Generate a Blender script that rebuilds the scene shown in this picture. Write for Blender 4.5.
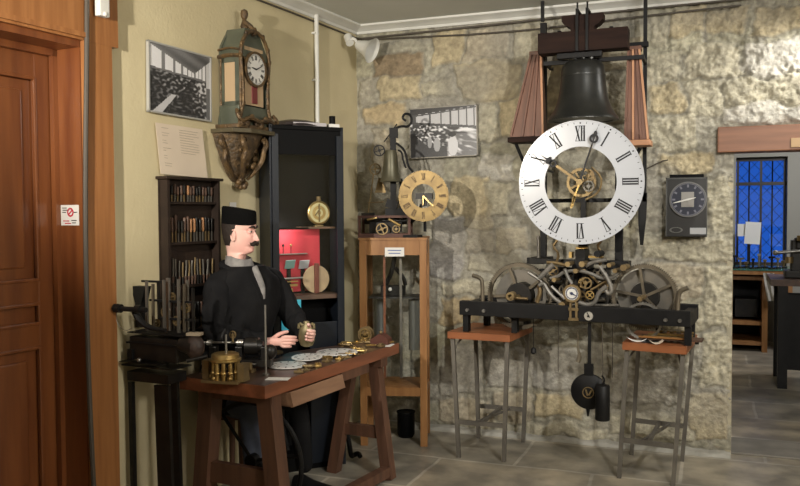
import bpy, bmesh, math, random
import numpy as np
from mathutils import Matrix, Vector, noise
for o in list(bpy.data.objects): bpy.data.objects.remove(o)
S = bpy.context.scene; COL = S.collection
R = math.radians; PI = math.pi
# ---------------------------------------------------------------- camera
F = 820.0; YAW = R(21.3); PIT = math.atan(31/F); ROLL = 0.006
EYE = Vector((0, 0, 1.4))
_v = Vector((-math.sin(YAW)*math.cos(PIT), math.cos(YAW)*math.cos(PIT), -math.sin(PIT)))
_r0 = Vector((math.cos(YAW), math.sin(YAW), 0)); _u0 = _r0.cross(_v)
_r = _r0*math.cos(ROLL) - _u0*math.sin(ROLL); _u = _u0*math.cos(ROLL) + _r0*math.sin(ROLL)
cd = bpy.data.cameras.new('camera'); cam = bpy.data.objects.new('camera', cd); COL.objects.link(cam)
cd.sensor_width = 36; cd.lens = F/800*36; cd.clip_start = .02
M = Matrix((_r, _u, -_v)).transposed().to_4x4(); M.translation = EYE; cam.matrix_world = M
S.camera = cam
# ---------------------------------------------------------------- view, world, lights
S.view_settings.view_transform = 'Standard'; S.view_settings.look = 'None'
S.view_settings.gamma = 1; S.view_settings.use_curve_mapping = False
S.view_settings.exposure = 0.42
w = bpy.data.worlds.new('dusk'); S.world = w; w.use_nodes = True
w.node_tree.nodes['Background'].inputs[0].default_value = (.03, .14, .52, 1)
w.node_tree.nodes['Background'].inputs[1].default_value = .75
def lamp(name, kind, loc, aim, energy, color, size=.1, spot=None, blend=.5, sy=None):
    l = bpy.data.lights.new(name, kind); l.energy = energy; l.color = color
    if kind == 'AREA':
        l.size = size
        if sy: l.shape = 'RECTANGLE'; l.size_y = sy
    elif kind == 'SPOT':
        l.shadow_soft_size = size; l.spot_size = R(spot); l.spot_blend = blend
    else: l.shadow_soft_size = size
    o = bpy.data.objects.new(name, l); COL.objects.link(o); o.location = loc
    o.rotation_euler = (Vector(aim)-Vector(loc)).to_track_quat('-Z', 'Y').to_euler()
    return o
WARM = (1, .92, .80); WHITE = (1, .97, .92)
lamp('spot_light_entry', 'SPOT', (-1.90, .80, 2.06), (-1.95, 4.4, 1.75), 230, WARM, .035, 60, .8)
lamp('spot_light_clock', 'SPOT', (.55, 1.9, 2.5), (-.75, 4.8, 1.1), 130, WHITE, .05, 78, .9)
lamp('spot_light_raking', 'SPOT', (.72, 4.62, 2.45), (-.25, 4.98, 1.1), 27, WHITE, .02, 120, .9)
lamp('ceiling_fill', 'POINT', (1.3, 1.6, 2.15), (0, 0, 0), 108, (1, .94, .86), .28)  # unseen fill light, added to brighten the ceiling
lamp('far_room_fill', 'AREA', (1.2, 7.7, 2.4), (.4, 9.4, .9), 24, (.95, .95, 1), .5)  # unseen fill light, added and aimed to brighten the paper by the far window

# ---------------------------------------------------------------- maths of the place
YB = 5.0                                  # back wall
C0 = Vector((-2.247, YB, 0)); TH = R(5.3) # corner, left wall leans off square
U = Vector((-math.sin(TH), -math.cos(TH), 0)); N = Vector((math.cos(TH), -math.sin(TH), 0))
MW = Matrix((U, N, Vector((0, 0, 1)))).transposed().to_4x4(); MW.translation = C0   # left wall frame: s (towards the viewer), n (out of the wall), z
HC = 2.62
def ray(px, py): return _v + _r*((px-400)/F) - _u*((py-243)/F)
def at_y(px, py, y):
    d = ray(px, py); return EYE + d*(y/d.y)
def at_z(px, py, z):
    d = ray(px, py); return EYE + d*((z-EYE.z)/d.z)
def at_wall(px, py, n=0):                 # -> (s, n, z)
    k = ray(px, py); t = ((C0+N*n-EYE).dot(N))/k.dot(N); p = EYE+k*t
    return Vector(((p-C0).dot(U), n, p.z))

# ---------------------------------------------------------------- materials
def mat(name, col, rough=.6, metal=0, col2=None, scale=8, stretch=(1,1,1), bump=0, bscale=None, detail=4, coat=0, emit=None, attr=None, spec=None, contrast=(.35,.65)):
    m = bpy.data.materials.new(name); m.use_nodes = True; nt = m.node_tree; b = nt.nodes['Principled BSDF']
    b.inputs['Base Color'].default_value = (*col, 1); b.inputs['Roughness'].default_value = rough; b.inputs['Metallic'].default_value = metal
    if coat: b.inputs['Coat Weight'].default_value = coat; b.inputs['Coat Roughness'].default_value = .25
    if spec is not None: b.inputs['Specular IOR Level'].default_value = spec
    if emit: b.inputs['Emission Color'].default_value = (*emit[:3], 1); b.inputs['Emission Strength'].default_value = emit[3]
    def nz(sc, det):
        tc = nt.nodes.new('ShaderNodeTexCoord'); mp = nt.nodes.new('ShaderNodeMapping'); mp.inputs['Scale'].default_value = stretch
        n = nt.nodes.new('ShaderNodeTexNoise'); n.inputs['Scale'].default_value = sc; n.inputs['Detail'].default_value = det
        nt.links.new(tc.outputs['Object'], mp.inputs['Vector']); nt.links.new(mp.outputs['Vector'], n.inputs['Vector']); return n
    base = None
    if attr:
        a = nt.nodes.new('ShaderNodeAttribute'); a.attribute_name = attr; base = a.outputs['Color']
        nt.links.new(base, b.inputs['Base Color'])
    if col2:
        n = nz(scale, detail); rp = nt.nodes.new('ShaderNodeValToRGB')
        rp.color_ramp.elements[0].position = contrast[0]; rp.color_ramp.elements[1].position = contrast[1]
        rp.color_ramp.elements[0].color = (*col, 1); rp.color_ramp.elements[1].color = (*col2, 1)
        nt.links.new(n.outputs['Fac'], rp.inputs['Fac'])
        if base:
            mx = nt.nodes.new('ShaderNodeMix'); mx.data_type = 'RGBA'; mx.blend_type = 'MULTIPLY'; mx.inputs['Factor'].default_value = 1
            nt.links.new(base, mx.inputs[6]); nt.links.new(rp.outputs['Color'], mx.inputs[7]); nt.links.new(mx.outputs[2], b.inputs['Base Color'])
        else: nt.links.new(rp.outputs['Color'], b.inputs['Base Color'])
    if bump:
        n = nz(bscale or scale*3, 6); bp = nt.nodes.new('ShaderNodeBump'); bp.inputs['Strength'].default_value = bump; bp.inputs['Distance'].default_value = .01
        nt.links.new(n.outputs['Fac'], bp.inputs['Height']); nt.links.new(bp.outputs['Normal'], b.inputs['Normal'])
    return m
PLASTER = mat('cream_plaster', (.56, .485, .305), .9, col2=(.62, .545, .35), scale=3, bump=.15, bscale=60)
WHITEP = mat('white_paint', (.66, .66, .62), .6, col2=(.74, .74, .70), scale=5)
CEIL = mat('ceiling_paint', (.60, .61, .57), .9, col2=(.66, .67, .63), scale=2)
STONE = mat('stone', (.80, .79, .78), .92, col2=(1.12, 1.11, 1.09), scale=30, detail=10, bump=.75, bscale=75, attr='col')
STONEJ = mat('jamb_stone', (.36, .33, .25), .92, col2=(.47, .42, .30), scale=14, detail=8, bump=.6, bscale=40)
DOORW = mat('door_pine', (.135, .040, .013), .3, col2=(.21, .070, .021), scale=5, stretch=(4, 4, .35), bump=.06, detail=6, coat=.4)
POSTW = mat('frame_pine', (.27, .108, .034), .4, col2=(.36, .155, .052), scale=7, stretch=(6, 6, .35), detail=6, coat=.2)
BEAMW = mat('lintel_oak', (.17, .070, .034), .5, col2=(.24, .105, .052), scale=6, stretch=(.4, 5, 5), detail=6)
BENCHW = mat('bench_wood', (.16, .055, .026), .35, col2=(.26, .09, .042), scale=6, stretch=(4, .4, 4), detail=6, coat=.4)
LEGW = mat('bench_leg_wood', (.085, .040, .024), .55, col2=(.14, .066, .038), scale=7, stretch=(4, 4, .4), detail=6)
TRAYW = mat('tray_wood', (.22, .12, .07), .6, col2=(.30, .17, .10), scale=7, stretch=(4, .5, 4))
CABW = mat('cabinet_pine', (.25, .112, .036), .45, col2=(.34, .165, .058), scale=6, stretch=(4, 4, .4), detail=5)
TOPW = mat('orange_board', (.25, .085, .030), .5, col2=(.32, .11, .04), scale=8, stretch=(.5, 4, 4))
PYRW = mat('reddish_pine', (.125, .055, .033), .5, col2=(.18, .08, .048), scale=7, stretch=(5, 5, .5))
PYRE = mat('pale_pine_edge', (.46, .22, .11), .5, col2=(.54, .28, .15), scale=8)
YOKEW = mat('yoke_wood', (.014, .0065, .005), .75, spec=.2, col2=(.026, .012, .008), scale=8, stretch=(.5, 4, 4))
RACKW = mat('rack_wood', (.018, .012, .009), .55, spec=.25, col2=(.030, .019, .014), scale=9)
BLACK = mat('black_iron', (.0055, .0055, .006), .5, 0, col2=(.010, .0098, .010), scale=12, spec=.25)
BLACKP = mat('black_lacquer', (.003, .003, .0033), .55, spec=.1)
NAVY = mat('dark_blue_lacquer', (.009, .012, .018), .4, spec=.3)
BLACKM = mat('black_machine', (.006, .006, .006), .42, .05, spec=.35, col2=(.018, .015, .012), scale=14)
STEEL = mat('steel', (.36, .35, .33), .38, .85, col2=(.26, .25, .23), scale=10)
DSTEEL = mat('dark_steel', (.15, .145, .13), .45, .7, col2=(.22, .20, .17), scale=10)
LEGST = mat('table_leg_steel', (.12, .11, .095), .5, .4, col2=(.17, .155, .13), scale=10)
BRASS = mat('brass', (.55, .40, .17), .34, .85, col2=(.42, .28, .10), scale=9)
OLDBR = mat('aged_brass', (.19, .135, .068), .45, .65, col2=(.29, .21, .10), scale=12)
GOLDD = mat('gilt_dial', (.15, .10, .038), .4, .5, col2=(.24, .165, .06), scale=14)
BRONZE = mat('bell_bronze', (.022, .023, .022), .34, .5, col2=(.038, .038, .034), scale=7)
RIM = mat('wheel_iron', (.10, .085, .062), .5, .5, col2=(.17, .142, .10), scale=12)
GREYL = mat('grey_lever', (.15, .145, .13), .5, .4, col2=(.23, .215, .19), scale=10)
ENAMEL = mat('white_enamel', (.54, .56, .60), .22, col2=(.51, .53, .57), scale=3, coat=.3)
ENAMEL2 = mat('small_enamel', (.72, .71, .68), .3)
INK = mat('black_ink', (.012, .012, .014), .6)
PAPER = mat('paper', (.72, .71, .68), .8)
CREAMP = mat('aged_paper', (.64, .54, .43), .85, col2=(.69, .59, .47), scale=4)
FAINT = mat('faint_ink', (.36, .31, .24), .85)
SKIN = mat('painted_skin', (.88, .58, .50), .42, col2=(.80, .44, .38), scale=7, detail=2)
COATM = mat('black_cloth', (.007, .007, .008), .9, spec=.15, col2=(.013, .013, .014), scale=6, bump=.25, bscale=26, detail=3)
CAPM = mat('cap_cloth', (.004, .004, .004), .95, spec=.1, bump=.3, bscale=120)
HAIRM = mat('dark_hair', (.022, .014, .010), .7, bump=.4, bscale=90)
SCARF = mat('grey_shirt', (.27, .26, .25), .85, col2=(.19, .18, .18), scale=34, detail=2)
JEANS = mat('blue_apron_cloth', (.055, .065, .10), .9, col2=(.085, .10, .145), scale=8)
GREEN = mat('green_lacquer', (.065, .075, .055), .35, col2=(.10, .11, .08), scale=9, coat=.3)
GILT = mat('gilt_carving', (.17, .105, .045), .45, .4, col2=(.08, .055, .035), scale=30, bump=.7, bscale=60, detail=4)
REDC = mat('red_backing', (.50, .035, .05), .7)
PINK = mat('clock_interior', (.46, .33, .20), .6)
DRED = mat('dark_red', (.16, .03, .03), .6)
CABLE = mat('grey_cable', (.07, .058, .045), .6)
BLUEB = mat('blue_ink', (.06, .12, .33), .6)
REDI = mat('red_ink', (.50, .02, .05), .6)
GREYB = mat('grey_board', (.03, .034, .035), .5)
LEATHER = mat('tan_handle', (.28, .13, .05), .5, col2=(.36, .18, .08), scale=20)
DARKH = mat('dark_handle', (.06, .033, .022), .5, col2=(.10, .05, .03), scale=20)
VERD = mat('patinated_case', (.17, .145, .075), .45, .5, col2=(.26, .22, .12), scale=20)
def glassm(name, tint, mixf=.12, rough=.02):
    m = bpy.data.materials.new(name); m.use_nodes = True; nt = m.node_tree; nt.nodes.clear()
    o = nt.nodes.new('ShaderNodeOutputMaterial'); t = nt.nodes.new('ShaderNodeBsdfTransparent'); g = nt.nodes.new('ShaderNodeBsdfGlossy'); x = nt.nodes.new('ShaderNodeMixShader')
    t.inputs[0].default_value = (*tint, 1); g.inputs['Roughness'].default_value = rough; x.inputs[0].default_value = mixf
    nt.links.new(t.outputs[0], x.inputs[1]); nt.links.new(g.outputs[0], x.inputs[2]); nt.links.new(x.outputs[0], o.inputs[0]); return m
GLASS = glassm('vitrine_glass', (.95, .96, .96), .018, 0.0)
def tilefloor():
    m = bpy.data.materials.new('flagstones'); m.use_nodes = True; nt = m.node_tree; b = nt.nodes['Principled BSDF']; L = nt.links.new
    tc = nt.nodes.new('ShaderNodeTexCoord'); mp = nt.nodes.new('ShaderNodeMapping'); mp.inputs['Location'].default_value = (.16, .27, 0)
    dn = nt.nodes.new('ShaderNodeTexNoise'); dn.inputs['Scale'].default_value = 2.2
    va = nt.nodes.new('ShaderNodeVectorMath'); va.operation = 'MULTIPLY_ADD'; va.inputs[1].default_value = (.05, .05, 0)
    L(tc.outputs['Object'], dn.inputs['Vector']); L(dn.outputs['Color'], va.inputs[0]); L(tc.outputs['Object'], va.inputs[2]); L(va.outputs[0], mp.inputs['Vector'])
    br = nt.nodes.new('ShaderNodeTexBrick'); br.inputs['Scale'].default_value = 1; br.inputs['Brick Width'].default_value = .86; br.inputs['Row Height'].default_value = .52
    br.inputs['Mortar Size'].default_value = .011; br.inputs['Mortar Smooth'].default_value = .4
    br.inputs['Color1'].default_value = (.27, .235, .175, 1); br.inputs['Color2'].default_value = (.185, .175, .145, 1); br.inputs['Mortar'].default_value = (.33, .31, .26, 1)
    L(mp.outputs[0], br.inputs['Vector'])
    n = nt.nodes.new('ShaderNodeTexNoise'); n.inputs['Scale'].default_value = 4.5; n.inputs['Detail'].default_value = 8; L(tc.outputs['Object'], n.inputs['Vector'])
    rp = nt.nodes.new('ShaderNodeValToRGB'); rp.color_ramp.elements[0].position = .38; rp.color_ramp.elements[0].color = (.78, .78, .80, 1); rp.color_ramp.elements[1].position = .68; rp.color_ramp.elements[1].color = (1.75, 1.7, 1.65, 1)
    L(n.outputs['Fac'], rp.inputs['Fac'])
    mx = nt.nodes.new('ShaderNodeMix'); mx.data_type = 'RGBA'; mx.blend_type = 'MULTIPLY'; mx.inputs['Factor'].default_value = 1
    L(br.outputs['Color'], mx.inputs[6]); L(rp.outputs['Color'], mx.inputs[7]); L(mx.outputs[2], b.inputs['Base Color'])
    b.inputs['Roughness'].default_value = .33
    bp = nt.nodes.new('ShaderNodeBump'); bp.inputs['Strength'].default_value = .3; bp.inputs['Distance'].default_value = .01; L(n.outputs['Fac'], bp.inputs['Height']); L(bp.outputs['Normal'], b.inputs['Normal'])
    return m
FLOORM = tilefloor()

# ---------------------------------------------------------------- mesh helpers
def BM(): return bmesh.new()
def bx(bm, c, s, rz=0, rx=0, ry=0, bev=0):
    t = bmesh.new(); bmesh.ops.create_cube(t, size=1)
    bmesh.ops.scale(t, vec=s, verts=t.verts)
    if bev: bmesh.ops.bevel(t, geom=t.edges[:], offset=bev, segments=2, affect='EDGES', profile=.6)
    m = Matrix.Translation(c) @ Matrix.Rotation(rz, 4, 'Z') @ Matrix.Rotation(ry, 4, 'Y') @ Matrix.Rotation(rx, 4, 'X')
    merge(bm, t, m); return bm
def merge(bm, t, m=None):
    if m is not None: bmesh.ops.transform(t, matrix=m, verts=t.verts)
    me = bpy.data.meshes.new('t'); t.to_mesh(me); t.free(); bm.from_mesh(me); bpy.data.meshes.remove(me)
def frame_of(d):
    d = Vector(d).normalized(); q = d.to_track_quat('Z', 'Y'); return q.to_matrix().to_4x4()
def cyl(bm, p0, p1, r0, r1=None, seg=16):
    p0 = Vector(p0); p1 = Vector(p1); r1 = r0 if r1 is None else r1; t = bmesh.new()
    bmesh.ops.create_cone(t, cap_ends=True, segments=seg, radius1=r0, radius2=r1, depth=(p1-p0).length)
    merge(bm, t, Matrix.Translation((p0+p1)/2) @ frame_of(p1-p0)); return bm
def sph(bm, c, r, sc=(1,1,1), seg=14):
    t = bmesh.new(); bmesh.ops.create_uvsphere(t, u_segments=seg, v_segments=max(6, seg//2+2), radius=r)
    merge(bm, t, Matrix.Translation(c) @ Matrix.Diagonal((*sc, 1))); return bm
def loft(bm, rings, closed=True, caps=True):
    vs = [[bm.verts.new(p) for p in rg] for rg in rings]; n = len(vs[0])
    for a, b in zip(vs, vs[1:]):
        for i in range(n if closed else n-1):
            j = (i+1) % n; bm.faces.new((a[i], a[j], b[j], b[i]))
    if caps and closed:
        bm.faces.new(vs[0][::-1]); bm.faces.new(vs[-1])
    return bm
def tube(bm, pts, r, seg=8, smooth=2, flat=None):
    pts = [Vector(p) for p in pts]
    rr = list(r) if isinstance(r, (list, tuple)) else [r]*len(pts)
    for _ in range(smooth):
        if len(pts) < 3: break
        q = [pts[0]]; s = [rr[0]]
        for i in range(len(pts)-1):
            a, b = pts[i], pts[i+1]; q += [a*.75+b*.25, a*.25+b*.75]; s += [rr[i]*.75+rr[i+1]*.25, rr[i]*.25+rr[i+1]*.75]
        pts = q+[pts[-1]]; rr = s+[rr[-1]]
    rings = []; up = None
    for i, p in enumerate(pts):
        d = (pts[min(i+1, len(pts)-1)]-pts[max(i-1, 0)]).normalized()
        if up is None: up = d.orthogonal().normalized()
        up = (up-d*up.dot(d)).normalized(); sd = d.cross(up)
        rings.append([p+(up*math.cos(2*PI*k/seg)+sd*math.sin(2*PI*k/seg))*rr[i] for k in range(seg)])
    return loft(bm, rings)
def lathe(bm, prof, M=None, seg=32):
    rings = [[Vector((r*math.cos(2*PI*k/seg), r*math.sin(2*PI*k/seg), z)) for k in range(seg)] for r, z in prof]
    t = bmesh.new(); loft(t, rings); merge(bm, t, M); return bm
def prism(bm, out, z0, z1, M=None):
    t = bmesh.new(); loft(t, [[Vector((x, y, z0)) for x, y in out], [Vector((x, y, z1)) for x, y in out]])
    merge(bm, t, M); return bm
def annulus(bm, ro, ri, z0, z1, M=None, seg=64, teeth=0, tooth=.004):
    t = bmesh.new(); n = teeth*4 if teeth else seg
    def pr(i):
        if teeth and (i % 4) in (0, 1): return ro
        return ro-tooth if teeth else ro
    loops = []
    for rad, z in ((0, z0), (0, z1), (1, z1), (1, z0)):
        loops.append([t.verts.new(((pr(i) if rad == 0 else ri)*math.cos(2*PI*i/n), (pr(i) if rad == 0 else ri)*math.sin(2*PI*i/n), z)) for i in range(n)])
    for q in range(4):
        a, b = loops[q], loops[(q+1) % 4]
        for i in range(n): j = (i+1) % n; t.faces.new((a[i], a[j], b[j], b[i]))
    merge(bm, t, M); return bm
def disc(bm, r, z0, z1, M=None, seg=40): return lathe(bm, [(r, z0), (r, z1)], M, seg)
def facing(c, toward='-y'):               # frame whose x,y lie in a vertical dial and z points out of it
    if toward == '-y': m = Matrix.Rotation(PI/2, 4, 'X')
    m = m.copy(); m.translation = c; return m
def xf(bm, m): bmesh.ops.transform(bm, matrix=m, verts=bm.verts); return bm
def obj(name, bm, m, parent=None, smooth=False, shift=None):
    if shift is not None: bmesh.ops.translate(bm, vec=-Vector(shift), verts=bm.verts)
    bmesh.ops.recalc_face_normals(bm, faces=bm.faces[:])
    me = bpy.data.meshes.new(name); bm.to_mesh(me); bm.free()
    if m: me.materials.append(m)
    if smooth:
        me.polygons.foreach_set('use_smooth', [True]*len(me.polygons))
        try: me.set_sharp_from_angle(angle=R(40))
        except Exception: pass
    o = bpy.data.objects.new(name, me); COL.objects.link(o)
    if parent: o.parent = parent
    return o
def tag(o, label, cat, group=None, kind=None):
    o['label'] = label; o['category'] = cat
    if group: o['group'] = group
    if kind: o['kind'] = kind
    return o
class Thing:                              # an Empty at the base; parts are given in world or local coordinates
    def __init__(s, name, label, cat, loc, group=None, rz=0, local=False):
        s.e = bpy.data.objects.new(name, None); COL.objects.link(s.e); s.e.location = loc; s.e.rotation_euler = (0, 0, rz); s.e.empty_display_size = .05
        tag(s.e, label, cat, group); s.loc = Vector(loc); s.local = local
    def part(s, name, bm, m, smooth=False, parent=None, label=None):
        o = obj(name, bm, m, parent or s.e, smooth, None if s.local else s.loc)
        if label: o['label'] = label
        return o
def solo(name, bm, m, label, cat, group=None, smooth=False, loc=None, kind=None):
    b0 = Vector(loc) if loc is not None else None
    o = obj(name, bm, m, None, smooth, b0)
    if b0 is not None: o.location = b0
    return tag(o, label, cat, group, kind)
def struct(name, bm, m, parent=None, label=None):
    o = obj(name, bm, m, parent)
    if not parent: o['kind'] = 'structure'
    if label: o['label'] = label
    return o
def copy_tree(o, loc=None, rot=None, label=None):
    c = o.copy(); COL.objects.link(c)
    if loc is not None: c.location = loc
    if rot is not None: c.rotation_euler = rot
    if label: c['label'] = label
    for ch in o.children:
        k = ch.copy(); COL.objects.link(k); k.parent = c
        for g in ch.children:
            h = g.copy(); COL.objects.link(h); h.parent = k
    return c

# ================================================================ STRUCTURE
WB = 5.36                                  # far face of the stone wall
struct('floor', bx(BM(), (1, 3.5, -.05), (9, 12.6, .1)), FLOORM)
struct('ceiling', bx(BM(), (.8, 3.3, HC+.05), (8.6, 13, .1)), CEIL)
# left wall with a door opening s 2.30..3.35
DS0, DS1, DZ = 2.30, 3.35, 2.11
b = BM(); 
for s0, s1, z0, z1 in ((-.4, DS0, 0, HC), (DS1, 7.6, 0, HC), (DS0, DS1, DZ, HC)):
    bx(b, ((s0+s1)/2, -.14, (z0+z1)/2), (s1-s0, .28, z1-z0))
struct('wall_left', xf(b, MW), PLASTER)
struct('wall_front', bx(BM(), (.6, -2.6, HC/2), (7.6, .2, HC)), PLASTER)
struct('wall_right', bx(BM(), (3.6, 1.3, HC/2), (.2, 7.8, HC)), PLASTER)
# back wall of rubble stone: relief grid
YEL = (.46, .395, .26); PALE = (.46, .43, .33); GREY = (.35, .33, .27); PINKS = (.42, .375, .285); WHT = (.52, .50, .44); MORT = (.335, .32, .265); OCH = (.43, .35, .22)
stones_px = [((374,56,421,75),(.28,.22,.145)),((433,34,464,63),YEL),((467,33,505,62),PINKS),((380,78,422,101),YEL),((425,82,454,97),PALE),((362,82,378,105),GREY),((365,108,402,124),OCH),
 ((460,66,521,97),YEL),((372,130,400,170),PINKS),((455,107,476,150),PALE),((477,101,498,141),PALE),((502,100,522,139),YEL),((484,156,514,178),WHT),((452,177,489,229),YEL),((494,227,526,251),YEL),((464,230,491,249),PINKS),((468,252,520,274),PALE),
 ((430,215,462,278),(.33,.32,.30)),((487,183,509,215),PALE),((512,28,540,60),PALE),((545,60,580,110),YEL),((600,40,640,70),YEL),((600,75,640,120),PALE),
 ((672,11,703,34),YEL),((707,11,743,32),YEL),((752,8,800,29),YEL),((651,15,668,45),PALE),((688,48,743,78),PALE),((651,54,681,78),PALE),((750,42,800,74),WHT),((651,83,683,112),YEL),((688,84,722,116),PALE),((724,82,800,104),PALE),((725,107,800,122),WHT),
 ((651,118,700,150),PALE),((655,155,715,172),YEL),((712,180,733,232),PALE),((640,150,662,232),GREY),((648,240,732,262),PALE),((650,266,700,300),PINKS),((703,266,733,330),PALE),((700,335,733,385),PALE),((690,390,730,440),YEL),
 ((532,349,583,388),(.40,.385,.34)),((535,391,580,418),YEL),((440,345,480,395),(.36,.345,.30)),((484,345,530,388),(.36,.345,.30)),((440,398,490,424),PINKS),((494,392,532,424),PINKS),((526,421,609,440),PALE),((609,365,680,404),WHT),((600,330,640,362),PALE),((612,408,688,440),PALE),
 ((440,300,480,325),OCH),((444,282,500,298),PALE),((545,190,600,235),PALE),((598,150,640,185),PALE),((650,305,700,330),PALE)]
def rubble(x0, x1, z0, z1, hole=None, step=.0085):
    nx = int((x1-x0)/step)+1; nz = int((z1-z0)/step)+1
    X, Z = np.meshgrid(np.linspace(x0, x1, nx), np.linspace(z0, z1, nz))
    rs = np.random.RandomState(5)
    def vn(sc, seed):                     # smooth value noise
        g = np.random.RandomState(seed).rand(400, 400); u = (X+20)*sc % 399; v = (Z+20)*sc % 399
        i = u.astype(int); j = v.astype(int); fu = u-i; fv = v-j; fu = fu*fu*(3-2*fu); fv = fv*fv*(3-2*fv)
        return (g[j, i]*(1-fu)*(1-fv)+g[j, i+1]*fu*(1-fv)+g[j+1, i]*(1-fu)*fv+g[j+1, i+1]*fu*fv)
    WX = X+(vn(9, 1)-.5)*.07+(vn(28, 2)-.5)*.022; WZ = Z+(vn(8, 3)-.5)*.06+(vn(26, 4)-.5)*.022
    H = np.zeros_like(X); Cc = np.ones(X.shape+(3,))*np.array(MORT); 
    # generic courses first
    z = 0.0; k = 0
    while z < z1+.3:
        h = rs.uniform(.16, .27); x = x0-rs.uniform(0, .3)
        while x < x1:
            wd = rs.uniform(.2, .5); d = np.minimum(np.minimum(WX-x-.012, x+wd-.012-WX), np.minimum(WZ-z-.012, z+h-.012-WZ))
            a = np.clip(d/.018, 0, 1); c = np.array(MORT)*(rs.uniform(.95, 1.25))*np.array([1, 1, rs.uniform(.9, 1.05)])
            H = np.maximum(H, a*.010); Cc = Cc*(1-a[..., None])+c*a[..., None]; x += wd
        z += h
    for (a0, b0, a1, b1), c in stones_px:
        p = at_y(a0, b0, YB); q = at_y(a1, b1, YB); c = np.array(c)*rs.uniform(.93, 1.07)
        d = np.minimum(np.minimum(WX-p.x+.01, q.x+.01-WX), np.minimum(WZ-q.z+.01, p.z+.01-WZ))
        m = np.clip((d+.008)/.01, 0, 1); H = H*(1-m*.8)
        a = np.clip(d/.016, 0, 1); H = H*(1-a)+a*.020; g = m*(1-a)
        Cc = Cc*(1-g[..., None]*.7)+np.array(MORT)*.8*g[..., None]*.7; Cc = Cc*(1-a[..., None])+c*a[..., None]
    rough = np.clip((X+.75)/.6, 0, 1); rough = rough*np.clip((Z-.1)/.3, .3, 1)
    n1 = vn(30, 6)*.6+vn(70, 7)*.4; n2 = vn(13, 8)
    n3 = np.abs(vn(55, 21)-.5)*2; n4 = vn(105, 22)
    H = H + (n1-.5)*(.004+.024*rough)+(n2-.5)*(.006+.020*rough)+(n3-.5)*(.001+.017*rough)+(n4-.5)*(.001+.007*rough)
    Cc = Cc*(.86+.28*vn(5, 9))[..., None]*(.80+.40*vn(42, 10))[..., None]*(.85+.30*vn(100, 23))[..., None]
    sm = np.clip((vn(3.2, 12)-.56)*6, 0, 1)[..., None]*.6; Cc = Cc*(1-sm)+np.array((.31, .295, .25))*sm   # lime plaster patches
    t = bmesh.new(); cl = t.loops.layers.float_color.new('col')
    vv = [[t.verts.new((X[j, i], YB-H[j, i], Z[j, i])) for i in range(nx)] for j in range(nz)]
    for j in range(nz-1):
        for i in range(nx-1):
            if hole and hole(X[j, i]+step/2, Z[j, i]+step/2): continue
            f = t.faces.new((vv[j][i], vv[j][i+1], vv[j+1][i+1], vv[j+1][i])); f.smooth = True
            for lp, (jj, ii) in zip(f.loops, ((j, i), (j, i+1), (j+1, i+1), (j+1, i))): lp[cl] = (*Cc[jj, ii], 1)
    for v in [v for v in t.verts if not v.link_faces]: t.verts.remove(v)
    return t
XE = .068                                   # stone edge of the doorway
DX1 = 1.15
b = rubble(-2.26, 1.6, 0, HC, hole=lambda x, z: XE < x < DX1 and z < 1.74)
wb = struct('wall_back', b, STONE)
b = BM()
bx(b, ((-2.6+XE)/2, (YB+.03+WB)/2, HC/2), (XE+2.6, WB-YB-.03, HC)); bx(b, ((XE+DX1)/2, (YB+.03+WB)/2, (1.74+HC)/2), (DX1-XE, WB-YB-.03, HC-1.74)); bx(b, ((DX1+3.6)/2, (YB+.03+WB)/2, HC/2), (3.6-DX1, WB-YB-.03, HC))
bx(b, (XE-.012, YB+.02, .87), (.03, .05, 1.74)); bx(b, (2.6, YB+.01, HC/2), (2.0, .05, HC))
struct('wall_back_core', b, STONEJ)
# lintel beam
l0 = at_y(718, 128, YB-.04)
t1 = struct('trim_1', bx(BM(), (.62, YB+.02, 1.793), (1.27, .16, .142), bev=.006), BEAMW)
# baseboard ledge of pale render at the foot of the wall
b = BM(); pts = [(-2.2, 0), (XE, 0)]
rs = random.Random(3); rings = []
for i in range(60):
    x = -2.2+(XE+2.2)*i/59; d = .05+.012*rs.random(); h = .012+.010*rs.random()
    rings.append([Vector((x, YB+.01, 0)), Vector((x, YB-d-.02, 0)), Vector((x, YB-d, h)), Vector((x, YB+.01, h+.008))])
loft(b, rings); struct('baseboard_back', b, mat('pale_render', (.30, .29, .25), .9, col2=(.40, .39, .35), scale=9, bump=.4))
# crown mouldings
def crown(p0, p1, nrm, name, size=.075):
    p0 = Vector(p0); p1 = Vector(p1); nrm = Vector(nrm)
    prof = [(0, 0), (0, -.05), (.012, -.05), (.018, -.035), (.045, -.022), (size, -.012), (size, 0)]
    b = BM(); loft(b, [[p + nrm*a + Vector((0, 0, HC+z)) for a, z in prof] for p in (p0, p1)]); return struct(name, b, WHITEP)
crown(C0+U*-.0, C0+U*7.4, N, 'trim_2'); crown((-2.3, YB-.012, 0), (2.6, YB-.012, 0), (0, -1, 0), 'trim_3')
# door: architrave, jamb lining, leaf
b = BM()
bx(b, (DS0-.055, .01, 1.2), (.15, .04, 2.4)); bx(b, (3.43, .015, 1.2), (.16, .05, 2.4)); bx(b, (2.845, .0105, 2.24), (1.42, .042, .26)); bx(b, (2.86, .03, 2.41), (1.5, .09, .04))
bx(b, (2.82, .035, 2.13), (1.04, .02, .02))
fr = struct('trim_4', xf(b, MW), POSTW)
b = BM()
jn = -.15
bx(b, (DS0+.012, jn/2, DZ/2), (.03, -jn+.02, DZ)); bx(b, (DS1-.012, jn/2, DZ/2), (.03, -jn+.02, DZ)); bx(b, ((DS0+DS1)/2, jn/2, DZ-.012), (DS1-DS0, -jn+.02, .03))
bx(b, (DS0+.035, jn+.02, DZ/2), (.03, .025, DZ)); bx(b, ((DS0+DS1)/2, jn+.02, DZ-.04), (DS1-DS0, .025, .03))
struct('trim_5', xf(b, MW), DOORW)
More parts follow.
